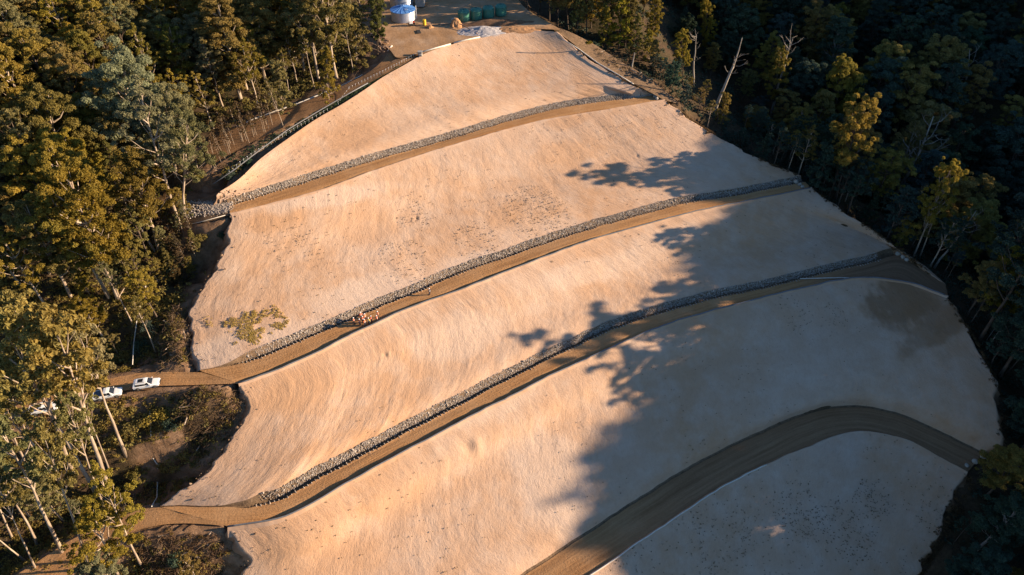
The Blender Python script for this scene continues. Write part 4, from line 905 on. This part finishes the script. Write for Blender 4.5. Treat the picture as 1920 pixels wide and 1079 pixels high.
# ------------------------------------------------------------------ pipes, rope lines
def pipe(P, r, mat, label, name='pipe', n=6, sag=None):
    mb = MB(); mb.tube([tuple(p) for p in P], r, n); return tag(mb.build(name, M[mat], None, True), label, 'pipe')
pipe(b2['pipe'][::2], .15, 'pipe_grey', 'grey pipe lying on the bund along the outer edge of the second terrace road')
pipe(b3['pipe'][::2], .17, 'pipe_grey', 'grey pipe lying on the bund along the outer edge of the third terrace road')
pipe(b4['pipe'][: int(b4['n'] * .66): 2], .13, 'pipe_white', 'thin white pipe along the outer edge of the lowest terrace road')
def rim_pts(px, up=.25): return [at(x, y, rim_z(x) + up) for x, y in px]
pipe(rim_pts([(788, 99), (815, 91), (845, 83)]), .22, 'pipe_white', 'white pipe on the rim of the top slope, left length next to the junction box')
pipe(rim_pts([(851, 81), (875, 75), (900, 70)]), .22, 'pipe_white', 'white pipe on the rim of the top slope, right length')
jb = MB(); jb.box((0, 0, .5), (1.1, 1.1, 1.0)); jb.box((0, 0, 1.06), (1.3, 1.3, .16)); jb.box((.2, -.75, .3), (.7, .5, .6)); o = jb.build('junction_box', M['concrete'], None, False, .05); o.location = tuple(at(788, 104, Z_RIM)); tag(o, 'pale concrete pit at the left end of the white rim pipe', 'concrete pit')
pipe([at(x, y, 33.5 + 9 * i / 6) for i, (x, y) in enumerate([(400, 345), (440, 318), (480, 287), (540, 243), (600, 207), (650, 178), (690, 156)])], .14, 'pipe_grey', 'long grey pipe running down the ditch between the haul road and the top slope')
pipe([at(x, y, 34.45 + 8.3 * i / 6) for i, (x, y) in enumerate([(430, 246), (480, 222), (560, 194), (640, 162), (700, 131), (722, 104), (735, 86)])], .24, 'pipe_white', 'pale sediment sock along the upper edge of the top haul road')
def hose(pxs, label, r=.10, lift=.5): 
    return pipe([on_ground(x, y) + np.array([0, 0, lift]) for x, y in pxs], r, 'pipe_white', label)
hose([(297, 495), (286, 525), (272, 565), (262, 610), (256, 655), (254, 694)], 'long thin white pipe running downhill to the front white car', .09, 1.6)
hose([(283, 775), (285, 820), (287, 860), (298, 876), (297, 905), (296, 935), (286, 953)], 'bent white pipe running down to the lowest forest track', .11, .5)
hose([(345, 427), (380, 420), (424, 408)], 'thin white pipe across the hollow below the first terrace road', .08, .6)
pipe([at(1055, 74, Z_RIM + .1), at(1085, 92, 39.2), at(1120, 118, 37.0), at(1160, 141, 35.0), at(1188, 158, 33.6)], .16, 'pipe_white', 'pale sediment sock along the upper right edge of the top slope')
pipe([at(1838, 655, 1), at(1850, 672, .5), at(1858, 697, -.5), at(1868, 725, -2)], .14, 'pipe_white', 'short white pipe at the shaded right edge of the lower slope')
pipe([at(1500, 523, 8.3), at(1580, 521, 8.3), at(1640, 523, 8.2), at(1700, 532, 8.0), at(1745, 545, 7.8), at(1772, 556, 7.5)], .13, 'pipe_white', 'thin pale pipe curving round the top of the shaded lower slope')
def rope_line(pxz, n, label):
    n = int(n * .75)
    P = np.array([at(x, y, z) for x, y, z in pxz]); P = resample(P, n); root = empty('marker_rope', tuple(P[0]), 0, label, 'rope line')
    Q = P - P[0]; mb = MB(); mb.tube([tuple(q + np.array([0, 0, .33])) for q in Q], .02, 4); mb.build('rope', M['pipe_grey'], root)
    p0 = MB(); p0.tube([(0, 0, -.3), (0, 0, .36)], .025, 5); p0.box((0, 0, .36), (.15, .15, .12)); me = p0.mesh('marker_post')
    for i, q in enumerate(Q):
        c = obj('marker_post', me, M['helmet_white'], root); c.location = tuple(q)
rope_line([(780, 103, 42.4), (740, 124, 42), (700, 144, 41), (655, 166, 39.5)], 34, 'row of white topped marker posts with rope along the haul road')
rope_line([(614, 207, 38.2), (560, 238, 37), (510, 268, 36), (470, 292, 35.2), (430, 322, 34.3)], 36, 'lower row of small white marker posts along the rim of the top slope')
rope_line([(654, 168, 39.5), (645, 180, 39.2), (634, 194, 38.8)], 8, 'short row of marker posts stepping down from the haul road to the rim')

# ------------------------------------------------------------------ parked cars
def sec(x, hw, z0, z1, sh=.12, r=.82):
    return [(x, -hw * .94, z0), (x, hw * .94, z0), (x, hw, z0 + .2), (x, hw, z1 - sh), (x, hw * r, z1), (x, -hw * r, z1), (x, -hw, z1 - sh), (x, -hw, z0 + .2)]
def make_car(label, kind):
    root = empty({'suv': 'parked_car'}.get(kind, 'pickup_truck'), (0, 0, 0), 0, label, 'car' if kind == 'suv' else 'pickup truck', 'white cars parked on the forest track'); wh = M['car_white']
    L = 2.45
    if kind == 'suv':
        b = MB(); b.loft([sec(-2.4, .80, .55, .95), sec(-2.3, .92, .42, 1.08), sec(-1.0, .95, .38, 1.12), sec(.9, .95, .38, 1.10), sec(1.5, .94, .40, 1.06), sec(2.2, .90, .42, .98), sec(2.42, .76, .52, .84)]); b.build('body', wh, root, False, .05)
        c = MB(); c.loft([[(-2.25, -.84, 1.06), (-2.25, .84, 1.06), (-2.02, .66, 1.68), (-2.02, -.66, 1.68)], [(-1.6, -.88, 1.08), (-1.6, .88, 1.08), (-1.6, .70, 1.76), (-1.6, -.70, 1.76)], [(.0, -.88, 1.08), (.0, .88, 1.08), (.0, .70, 1.78), (.0, -.70, 1.78)], [(1.15, -.86, 1.06), (1.15, .86, 1.06), (.42, .66, 1.72), (.42, -.66, 1.72)]]); c.build('cabin', wh, root, False, .04)
        sides = [(-1.75, -1.0), (-.95, -.1), (-.04, .55)]; xt = (.42, 1.15)
        rr = MB(); rr.box((-.6, .62, 1.83), (1.9, .04, .05)); rr.box((-.6, -.62, 1.83), (1.9, .04, .05)); rr.build('roof_rails', M['trim_black'], root)
        sr = MB(); sr.box((-.75, 0, 1.79), (.9, .85, .02)); sr.build('sunroof', M['glass'], root)
        bw = MB(); bw.add([(-2.27, -.74, 1.10), (-2.27, .74, 1.10), (-2.06, .60, 1.62), (-2.06, -.60, 1.62)], [(0, 1, 2, 3)]); bw.build('rear_window', M['glass'], root)
    else:
        b = MB(); b.loft([sec(-2.5, .86, .55, 1.05), sec(-2.4, .92, .5, 1.12), sec(-.55, .93, .42, 1.12), sec(.9, .93, .40, 1.12), sec(1.5, .93, .42, 1.10), sec(2.3, .90, .45, 1.02), sec(2.5, .78, .52, .86)]); b.build('body', wh, root, False, .05)
        c = MB(); c.loft([[(-.62, -.86, 1.08), (-.62, .86, 1.08), (-.48, .68, 1.72), (-.48, -.68, 1.72)], [(.0, -.87, 1.08), (.0, .87, 1.08), (.0, .70, 1.76), (.0, -.70, 1.76)], [(1.22, -.85, 1.08), (1.22, .85, 1.08), (.55, .66, 1.70), (.55, -.66, 1.70)]]); c.build('cabin', wh, root, False, .04)
        sides = [(-.42, .08), (.14, .62)]; xt = (.55, 1.22)
        t = MB(); t.box((-1.5, 0, 1.13), (1.75, 1.62, .05)); t.build('tray_cover', M['bed_grey' if kind == 'ute' else 'tarp_blue'], root)
        rl = MB(); [rl.box(q, d) for q, d in (((-1.5, .86, 1.16), (1.85, .08, .12)), ((-1.5, -.86, 1.16), (1.85, .08, .12)), ((-2.42, 0, 1.16), (.08, 1.64, .12)))]; rl.build('tray_rail', wh, root)
    ws = MB(); ws.add([(1.18, -.78, 1.12), (1.18, .78, 1.12), (xt[0] + .04, .62, 1.69), (xt[0] + .04, -.62, 1.69)] if kind == 'suv' else [(1.25, -.78, 1.13), (1.25, .78, 1.13), (.59, .62, 1.68), (.59, -.62, 1.68)], [(0, 1, 2, 3)]); ws.build('windscreen', M['glass'], root)
    for sg in (1, -1):
        for x0, x1 in sides:
            w = MB(); w.add([(x0 - .02, sg * .885, 1.13), (x1 + .12, sg * .885, 1.13), (x1, sg * .725, 1.64), (x0 + .06, sg * .725, 1.64)], [(0, 1, 2, 3)]); w.build('side_window', M['glass'], root)
        m = MB(); m.box((1.0, sg * 1.02, 1.14), (.14, .2, .15)); m.build('mirror', wh, root, False, .02)
        h = MB(); h.box((2.33, sg * .66, .80), (.16, .34, .15)); h.build('headlight', M['lamp'], root, False, .02)
        t = MB(); t.box((-2.37 if kind == 'suv' else -2.46, sg * .76, .88), (.12, .18, .3)); t.build('tail_light', M['tail_red'], root, False, .02)
        for x in (1.55, -1.5):
            a = MB(); a.lathe([(.24, -.13), (.36, -.13), (.40, -.08), (.40, .08), (.36, .13), (.24, .13)], 18); wv = a.build('wheel', M['rubber'], root, True); wv.location = (x, sg * .86, .40); wv.rotation_euler = (R_(90), 0, 0)
            q = MB(); q.lathe([(.05, -.15), (.24, -.13), (.25, .0), (.24, .13), (.05, .15)], 12); q.build('rim', M['rim_metal'], wv)
    bp = MB(); bp.box((2.42, 0, .55), (.16, 1.5, .2)); bp.box((-2.45, 0, .55), (.14, 1.5, .18)); bp.build('bumper', M['trim_black'], root, False, .03)
    gr = MB(); gr.box((2.44, 0, .78), (.06, .8, .14)); gr.build('grille', M['trim_black'], root)
    return root
def park(car, px, py, z, ang, s=1.0): car.location = tuple(at(px, py, z)); car.rotation_euler = (0, 0, ang); car.scale = (s, s, s)
def tz(px): return 15.8 + (Z2 - 15.8) * min(1, max(0, (px + 60) / 440.0)) + .12
park(make_car('white station wagon with dark roof glass, foremost of the parked cars', 'suv'), 277, 724, tz(277), R_(13))
park(make_car('white pickup with a grey tray, middle of the three parked cars', 'ute'), 205, 743, tz(205), R_(16))
park(make_car('white pickup with a blue tray cover half hidden by trees, rearmost of the parked cars', 'tray'), 86, 770, tz(86), R_(16))

# ------------------------------------------------------------------ people on the second terrace road
def skin_mesh(name, joints, edges, sub=1):
    me = bpy.data.meshes.new(name + '_cage'); me.from_pydata([j[:3] for j in joints], edges, []); o = bpy.data.objects.new(name, me); C.objects.link(o)
    sk_ = o.modifiers.new('skin', 'SKIN'); 
    for i, j in enumerate(joints):
        v = me.skin_vertices[0].data[i]; r = j[3]; v.radius = (r, r) if not hasattr(r, '__len__') else r; v.use_root = (i == 0)
    s2 = o.modifiers.new('subd', 'SUBSURF'); s2.levels = sub; s2.render_levels = sub
    dg = bpy.context.evaluated_depsgraph_get(); r = bpy.data.meshes.new_from_object(o.evaluated_get(dg)); r.name = name
    r.polygons.foreach_set('use_smooth', np.full(len(r.polygons), True)); bpy.data.objects.remove(o); return r
def person_meshes(armpose):
    # x forward, y to the left; joints with radii
    J = [(0, 0, .95, .13), (0, 0, 1.15, .125), (0, 0, 1.36, .14), (0, 0, 1.48, .06), (.01, 0, 1.55, .062), (.02, 0, 1.63, .095), (.015, 0, 1.71, .085)]
    E = [(0, 1), (1, 2), (2, 3), (3, 4), (4, 5), (5, 6)]
    arms, legs = [], []
    for sg in (1, -1):
        a = len(J); el, wr = armpose[0 if sg > 0 else 1]
        J += [(0, sg * .19, 1.40, .062), (el[0], sg * el[1], el[2], .045), (wr[0], sg * wr[1], wr[2], .033)]; E += [(2, a), (a, a + 1), (a + 1, a + 2)]; arms.append((a, a + 1, a + 2))
        d = Vector(J[a + 2][:3]) - Vector(J[a + 1][:3]); d.normalize(); pc = Vector(J[a + 2][:3]) + d * .08
        p = len(J); J.append((*pc, .034)); E.append((a + 2, p)); side = d.cross(Vector((0, sg, 0.01))).normalized()
        for f in range(4):                                           # four unequal fingers and a thumb
            off = side * ((f - 1.5) * .02); L = (.07, .085, .08, .06)[f]; q = len(J); c1 = pc + d * .035 + off; c2 = c1 + d * L * .6 + Vector((.012, -sg * .012, 0)); J += [(*c1, .010), (*c2, .008)]; E += [(p, q), (q, q + 1)]
        q = len(J); t1 = Vector(J[a + 2][:3]) + d * .04 + side * -.045; J += [(*t1, .010), (*(t1 + d * .04), .008)]; E += [(p, q), (q, q + 1)]
        b = len(J); J += [(0, sg * .095, .86, .095), (.02, sg * .11, .48, .062), (0, sg * .12, .10, .045), (.10, sg * .13, .04, .042), (.17, sg * .135, .03, .03)]; E += [(0, b), (b, b + 1), (b + 1, b + 2), (b + 2, b + 3), (b + 3, b + 4)]; legs.append((b, b + 1, b + 2, b + 3, b + 4))
    body = skin_mesh('person_body', J, E)
    SJ = [(*J[0][:3], .15), (*J[1][:3], .16), (*J[2][:3], .17), (0, 0, 1.46, .09)]; SE = [(0, 1), (1, 2), (2, 3)]
    for a in arms: q = len(SJ); SJ += [(*J[a[0]][:3], .082), (*J[a[1]][:3], .066), tuple(Vector(J[a[1]][:3]).lerp(Vector(J[a[2]][:3]), .8)) + (.05,)]; SE += [(2, q), (q, q + 1), (q + 1, q + 2)]
    shirt = skin_mesh('shirt', SJ, SE)
    TJ = [(0, 0, .97, .15)]; TE = []
    for b in legs: q = len(TJ); TJ += [(*J[b[0]][:3], .115), (*J[b[1]][:3], .085), (0, J[b[2]][1], .16, .075)]; TE += [(0, q), (q, q + 1), (q + 1, q + 2)]
    trousers = skin_mesh('trousers', TJ, TE)
    boots = MB(); rd = random.Random(1)
    for b in legs: boots.loft([[(-.07 + dx, J[b[2]][1] + y * w, z * h) for y, z in ((-.055, 0), (.055, 0), (.055, .09), (0, .13), (-.055, .09))] for dx, w, h in ((0, .8, 1.6), (.07, 1, 1.7), (.17, 1.05, .8), (.27, .7, .5))])
    hat = MB(); hat.lathe([(.125, 1.70), (.130, 1.715), (.115, 1.74), (.112, 1.77), (.09, 1.82), (.05, 1.845), (.01, 1.85)], 14, (.015, 0, 0)); hat.box((.125, 0, 1.712), (.10, .15, .015))
    face = MB(); face.blob((.115, 0, 1.632), (.022, .014, .026), rd, 1, .05); face.box((.105, .036, 1.655), (.012, .022, .012)); face.box((.105, -.036, 1.655), (.012, .022, .012)); face.box((.104, 0, 1.585), (.012, .05, .008)); face.blob((.02, .098, 1.64), (.018, .012, .03), rd, 1, .05); face.blob((.02, -.098, 1.64), (.018, .012, .03), rd, 1, .05)
    hair = MB(); hair.lathe([(.10, 1.60), (.112, 1.66), (.116, 1.71)], 12, (-.012, 0, 0))
    band = MB()
    for zz in (1.06, 1.22): band.lathe([(.178, zz), (.178, zz + .05)], 14)
    return dict(body=body, shirt=shirt, trousers=trousers, boots=boots.mesh('boots'), helmet=hat.mesh('helmet', True), hair=hair.mesh('hair'), face=face.mesh('face'), reflective_band=band.mesh('reflective_band'))
POSES = [person_meshes((((.02, .25, 1.13), (.10, .26, .90)), ((.02, .25, 1.13), (.08, .26, .90)))), person_meshes((((.03, .30, 1.14), (.24, .20, 1.12)), ((.00, .27, 1.13), (.05, .28, .90)))), person_meshes((((-.04, .32, 1.16), (.06, .20, 1.02)), ((.10, .27, 1.18), (.30, .22, 1.30))))]
def person(px, py, yaw, pose, top, label, hat='helmet_white', s=1.0):
    m = POSES[pose]; root = empty('person', tuple(at(px, py, Z2 + .09)), yaw, label, 'person', 'workers on the second terrace road'); root.scale = (s, s, s)
    bd = obj('body', with_mat(m['body'], 'skin_tone', (pose, 'body')), None, root)
    for k, mt in (('shirt', top), ('trousers', 'navy'), ('boots', 'boot'), ('helmet', hat), ('hair', 'hair'), ('face', 'skin_tone'), ('reflective_band', 'reflective')): obj(k, with_mat(m[k], mt, (pose, k)), None, root)
for a in [(664.5, 608, .2, 0, 'hivis_orange', 'worker in orange top and white helmet, leftmost of the group'),
          (675.5, 610.5, .9, 1, 'hivis_orange', 'worker in orange top standing second from the left of the group'),
          (678, 598, -1.2, 2, 'hivis_orange', 'worker in orange top at the back left of the group, nearest the rocks'),
          (685.5, 600.5, -.5, 0, 'hivis_orange', 'worker in orange top at the back centre of the group'),
          (681.5, 605.5, 2.0, 1, 'hivis_orange', 'worker in orange top in the crowded left middle of the group'),
          (685.0, 611, 2.6, 2, 'hivis_orange', 'worker in orange top at the front left of the group nearest the bund'),
          (692.5, 608.5, 1.2, 1, 'hivis_yellow', 'worker in a yellow top in the middle front of the group'),
          (697.5, 604.5, 3.0, 0, 'hivis_orange', 'worker in orange top just right of the yellow one'),
          (709.5, 596, -2.6, 0, 'hivis_orange', 'worker in orange top at the upper right of the group'),
          (708, 604, 3.3, 2, 'hivis_orange', 'worker in orange top at the lower right of the group'),
          (806, 553, 2.6, 1, 'navy', 'lone person in dark clothes standing apart up the second terrace road')]:
    person(a[0], a[1], a[2], a[3], a[4], a[5], s=1.06)

# ------------------------------------------------------------------ tank pad
def steel_tank(px, py, label, ladder):
    root = empty('steel_tank', tuple(at(px, py, Z_RIM + .1)), 0, label, 'water tank', 'steel water tanks'); R, H = 3.6, 2.9
    w = MB(); prof = []
    for i in range(25): z = H * i / 24; prof.append((R + (.05 if i % 2 else 0), z))
    w.lathe(prof, 56); w.build('wall', M['zinc'], root)
    r = MB(); r.lathe([(R + .18, H - .06), (R + .18, H + .04), (R * .5, H + .42), (.3, H + .72), (.02, H + .75)], 56); rf = r.build('roof', M['zinc_sky_tint'], root)
    h = MB(); h.box((1.2, -1.6, H + .45), (.8, .8, .22)); h.build('hatch', M['zinc'], rf)
    rb = MB()
    for k in range(16): a = k * math.pi / 8; rb.tube([(math.cos(a) * (R + .1), math.sin(a) * (R + .1), H + .09), (math.cos(a) * .4, math.sin(a) * .4, H + .74)], .05, 4)
    rb.build('ribs', M['zinc_sky_tint'], rf)
    if ladder:
        l = MB(); x = R + .35
        for s in (-.25, .25): l.tube([(x, s, .1), (x, s, H + .9)], .05, 5)
        for k in range(12): l.tube([(x, -.25, .3 + k * .33), (x, .25, .3 + k * .33)], .035, 4)
        l.build('ladder', M['helmet_white'], root)
    p = MB(); p.tube([(R * .75, -R * .75, .5), (R * .95, -R * .95, .5), (R * .95, -R * .95, -.2)], .1, 6); p.build('outlet_pipe', M['pipe_grey'], root); return root
steel_tank(757, 36, 'steel water tank with blue grey roof, nearest the dirt pad', True)
steel_tank(754, 10, 'steel water tank behind the nearer one at the top edge', False)
pt = None
def poly_tank(px, py, label):
    root = empty('water_tank', tuple(at(px, py, Z_RIM + .1)), 0, label, 'water tank', 'green plastic water tanks'); R, H = 1.75, 2.5
    w = MB(); prof = [(R * .98, 0)]
    for i in range(1, 22): prof.append((R + (.05 if i % 3 == 0 else 0), H * i / 22))
    w.lathe(prof, 40); w.build('wall', M['poly_green'], root, True)
    d = MB(); d.lathe([(R + .03, H - .1), (R * .97, H + .08), (R * .82, H + .38), (R * .55, H + .62), (R * .25, H + .72), (.02, H + .74)], 40); dm = d.build('dome', M['poly_green'], root, True)
    rb = MB()
    for k in range(10): a = k * math.pi / 5; rb.tube([(math.cos(a) * R * r, math.sin(a) * R * r, H + z) for r, z in ((.98, .08), (.82, .41), (.55, .65), (.28, .74))], .06, 4)
    rb.build('ribs', M['poly_green'], dm)
    l = MB(); l.lathe([(.34, H + .66), (.36, H + .82), (.3, H + .88), (.02, H + .9)], 18); l.build('lid', M['poly_lid'], dm); return root
for (px, py, lab) in ((870, 38, 'leftmost of the four green plastic water tanks, partly in sun'), (893, 35, 'second of the four green plastic water tanks from the left'), (915.5, 31.5, 'third of the four green plastic water tanks from the left'), (939, 28, 'rightmost of the four green plastic water tanks')): poly_tank(px, py, lab)
ct = empty('site_container', tuple(at(789, 8, Z_RIM + .1)), 0, 'pale grey site container right of the steel tanks', 'container'); c = MB(); c.box((0, 0, 1.5), (2.6, 5.4, 2.9)); c.build('wall', M['container_grey'], ct, False, .04)
c = MB(); [c.box((-1.2 + .2 * k, -2.72, 1.5), (.09, .06, 2.5)) for k in range(13)]; c.build('ribs', M['container_grey'], ct); c = MB(); c.box((0, 0, 3.0), (2.7, 5.5, .12)); c.build('roof', M['zinc'], ct)
pu = empty('pump_trailer', tuple(at(772, 48, Z_RIM + .1)), .3, 'small red and white pump trailer in front of the steel tank', 'pump'); c = MB(); c.box((0, 0, .5), (2.0, 1.1, .12)); c.tube([(1.0, 0, .5), (1.9, 0, .45)], .06, 6); c.build('frame', M['trim_black'], pu)
c = MB(); c.box((-.2, 0, .95), (1.0, .8, .75)); c.build('engine_box', M['helmet_white'], pu, False, .05); c = MB(); c.box((.65, .0, .9), (.45, .6, .6)); c.tube([(.65, 0, 1.2), (.65, 0, 1.6)], .07, 6); c.build('pump_head', M['red_paint'], pu, False, .04)
for sg in (1, -1): c = MB(); c.lathe([(.12, -.1), (.32, -.1), (.34, 0), (.32, .1), (.12, .1)], 16); w = c.build('wheel', M['rubber'], pu); w.location = (-.1, sg * .62, .34); w.rotation_euler = (R_(90), 0, 0)
c = MB(); c.lathe([(.42, 0), (.44, .05), (.42, .45), (.44, .5), (.42, .95), (.44, 1.0), (.38, 1.05), (.1, 1.06)], 18); c.box((.15, 0, 1.1), (.18, .18, .12)); o = c.build('drum', M['yellow_paint'], None, False, .02); o.location = tuple(at(796, 47, Z_RIM + .1)); o.scale = (1.2, 1.2, 1.5); tag(o, 'yellow drum standing right of the steel tanks', 'drum')
c = MB(); c.box((0, 0, .05), (1.1, 2.6, .1)); [c.box((0, -1.1 + .44 * k, .12), (1.1, .1, .05)) for k in range(6)]; o = c.build('ground_mat', M['mat_dark'], None, False, .02); o.location = tuple(at(785, 60, Z_RIM + .12)); o.rotation_euler = (0, 0, .25); tag(o, 'small dark mat lying on the orange pad', 'mat')
def mound(name, px, py, rx, ry, h, mat, label, cat, seed, rz=0):
    rd = random.Random(seed); n = 40; g = np.linspace(-1.2, 1.2, n); X, Y = np.meshgrid(g, g); r = np.hypot(X, Y); nz = fbm(X * 2.2, Y * 2.2, seed); Z = h * (1 - sstep(0, 1.05, r + .3 * nz)) * (1 + .3 * nz) + .12 * vnoise(X * 9, Y * 9, seed) * (r < .95) - .15 - 1.6 * sstep(1.0, 1.2, r)
    me = grid_mesh(name, np.stack([X * rx, Y * ry, Z], -1), False); o = obj(name, me, M[mat]); o.location = tuple(at(px, py, Z_RIM + .1)); o.rotation_euler = (0, 0, rz); return tag(o, label, cat)
mound('gravel_heap', 905, 58, 7.5, 4.2, 1.3, 'gravel', 'grey heap of gravel in front of the green tanks', 'gravel heap', 2, .15)
mound('earth_mound', 855, 48, 2.2, 2.2, 2.6, 'mound_soil', 'tall orange earth mound left of the gravel heap', 'earth mound', 3)
mound('earth_mound', 806, 52, 1.6, 1.3, .9, 'mound_soil', 'small orange earth mound beside the yellow drum', 'earth mound', 4)
mound('earth_mound', 925, 45, 13, 2.0, 1.5, 'brown_soil', 'long low brown earth bank at the foot of the green tanks', 'earth bank', 5, .12)
mound('earth_mound', 965, 55, 8, 2.2, .9, 'mound_soil', 'low orange earth bank right of the gravel heap', 'earth bank', 6, .1)
rd = random.Random(4); c = MB(); c.blob((0, 0, .3), (.9, .7, .5), rd, 2, .12); o = c.build('boulder', M['concrete']); o.location = tuple(at(852, 39, Z_RIM + 1.4)); tag(o, 'pale block lying on top of the tall orange mound', 'boulder')
pipe([at(862, 45, Z_RIM + 1.2), at(880, 54, Z_RIM + .6), at(895, 64, Z_RIM + .3)], .14, 'timber', 'rusty pipe sloping from the orange mound over the gravel heap')
for i, (px, py, w, l) in enumerate([(803, 44, 1.1, 1.1), (830, 46, 1.2, 1.0)]):
    c = MB(); [c.box((0, -.5 + .2 * k, .13), (1.2, .12, .03)) for k in range(6)]; [c.box((-.5 + .5 * k, 0, .06), (.1, 1.15, .1)) for k in range(3)]; o = c.build('pallet', M['timber']); o.location = tuple(at(px, py, Z_RIM + .12)); o.rotation_euler = (0, 0, .4 + i); tag(o, ('wooden pallet lying behind the yellow drum', 'wooden pallet lying left of the tall orange mound')[i], 'pallet')
pipe([at(x, y, Z_RIM + .2) for x, y in ((776, 46), (790, 50), (815, 47), (840, 45), (853, 44))], .07, 'pipe_black', 'black hose running across the pad from the pump trailer')
rd = random.Random(44)
for i in range(26):
    px = 712 + rd.uniform(-9, 16); py = 84 + rd.uniform(-22, 14); p = at(px, py, Z_RIM - .2) + np.array([0, 0, rd.uniform(.2, .9)]); a = rd.uniform(-.7, .5) - .6; L = rd.uniform(1.2, 3.0); c = MB(); v = Vector((math.cos(a) * L / 2, math.sin(a) * L / 2, rd.uniform(-.2, .2))); k = v.orthogonal().normalized() * .12
    c.tube([-v, k, v], [rd.uniform(.12, .2), .15, .1], 7); o = c.build('log', M['timber']); o.location = tuple(p); tag(o, 'reddish log lying in the timber pile where the haul road meets the pad', 'log', 'logs of the timber pile')
c = MB(); c.tube([(0, 0, -.5), (.2, 0, 2.2), (.35, 0, 4.6)], [.24, .2, .16], 8); c.tube([(.3, 0, 3.9), (.9, .1, 4.5)], [.09, .04], 5); o = c.build('tree_stump', M['dead_wood']); p = on_ground(1184, 128); o.location = tuple(p); tag(o, 'short white dead stump at the upper right forest edge', 'tree stump')
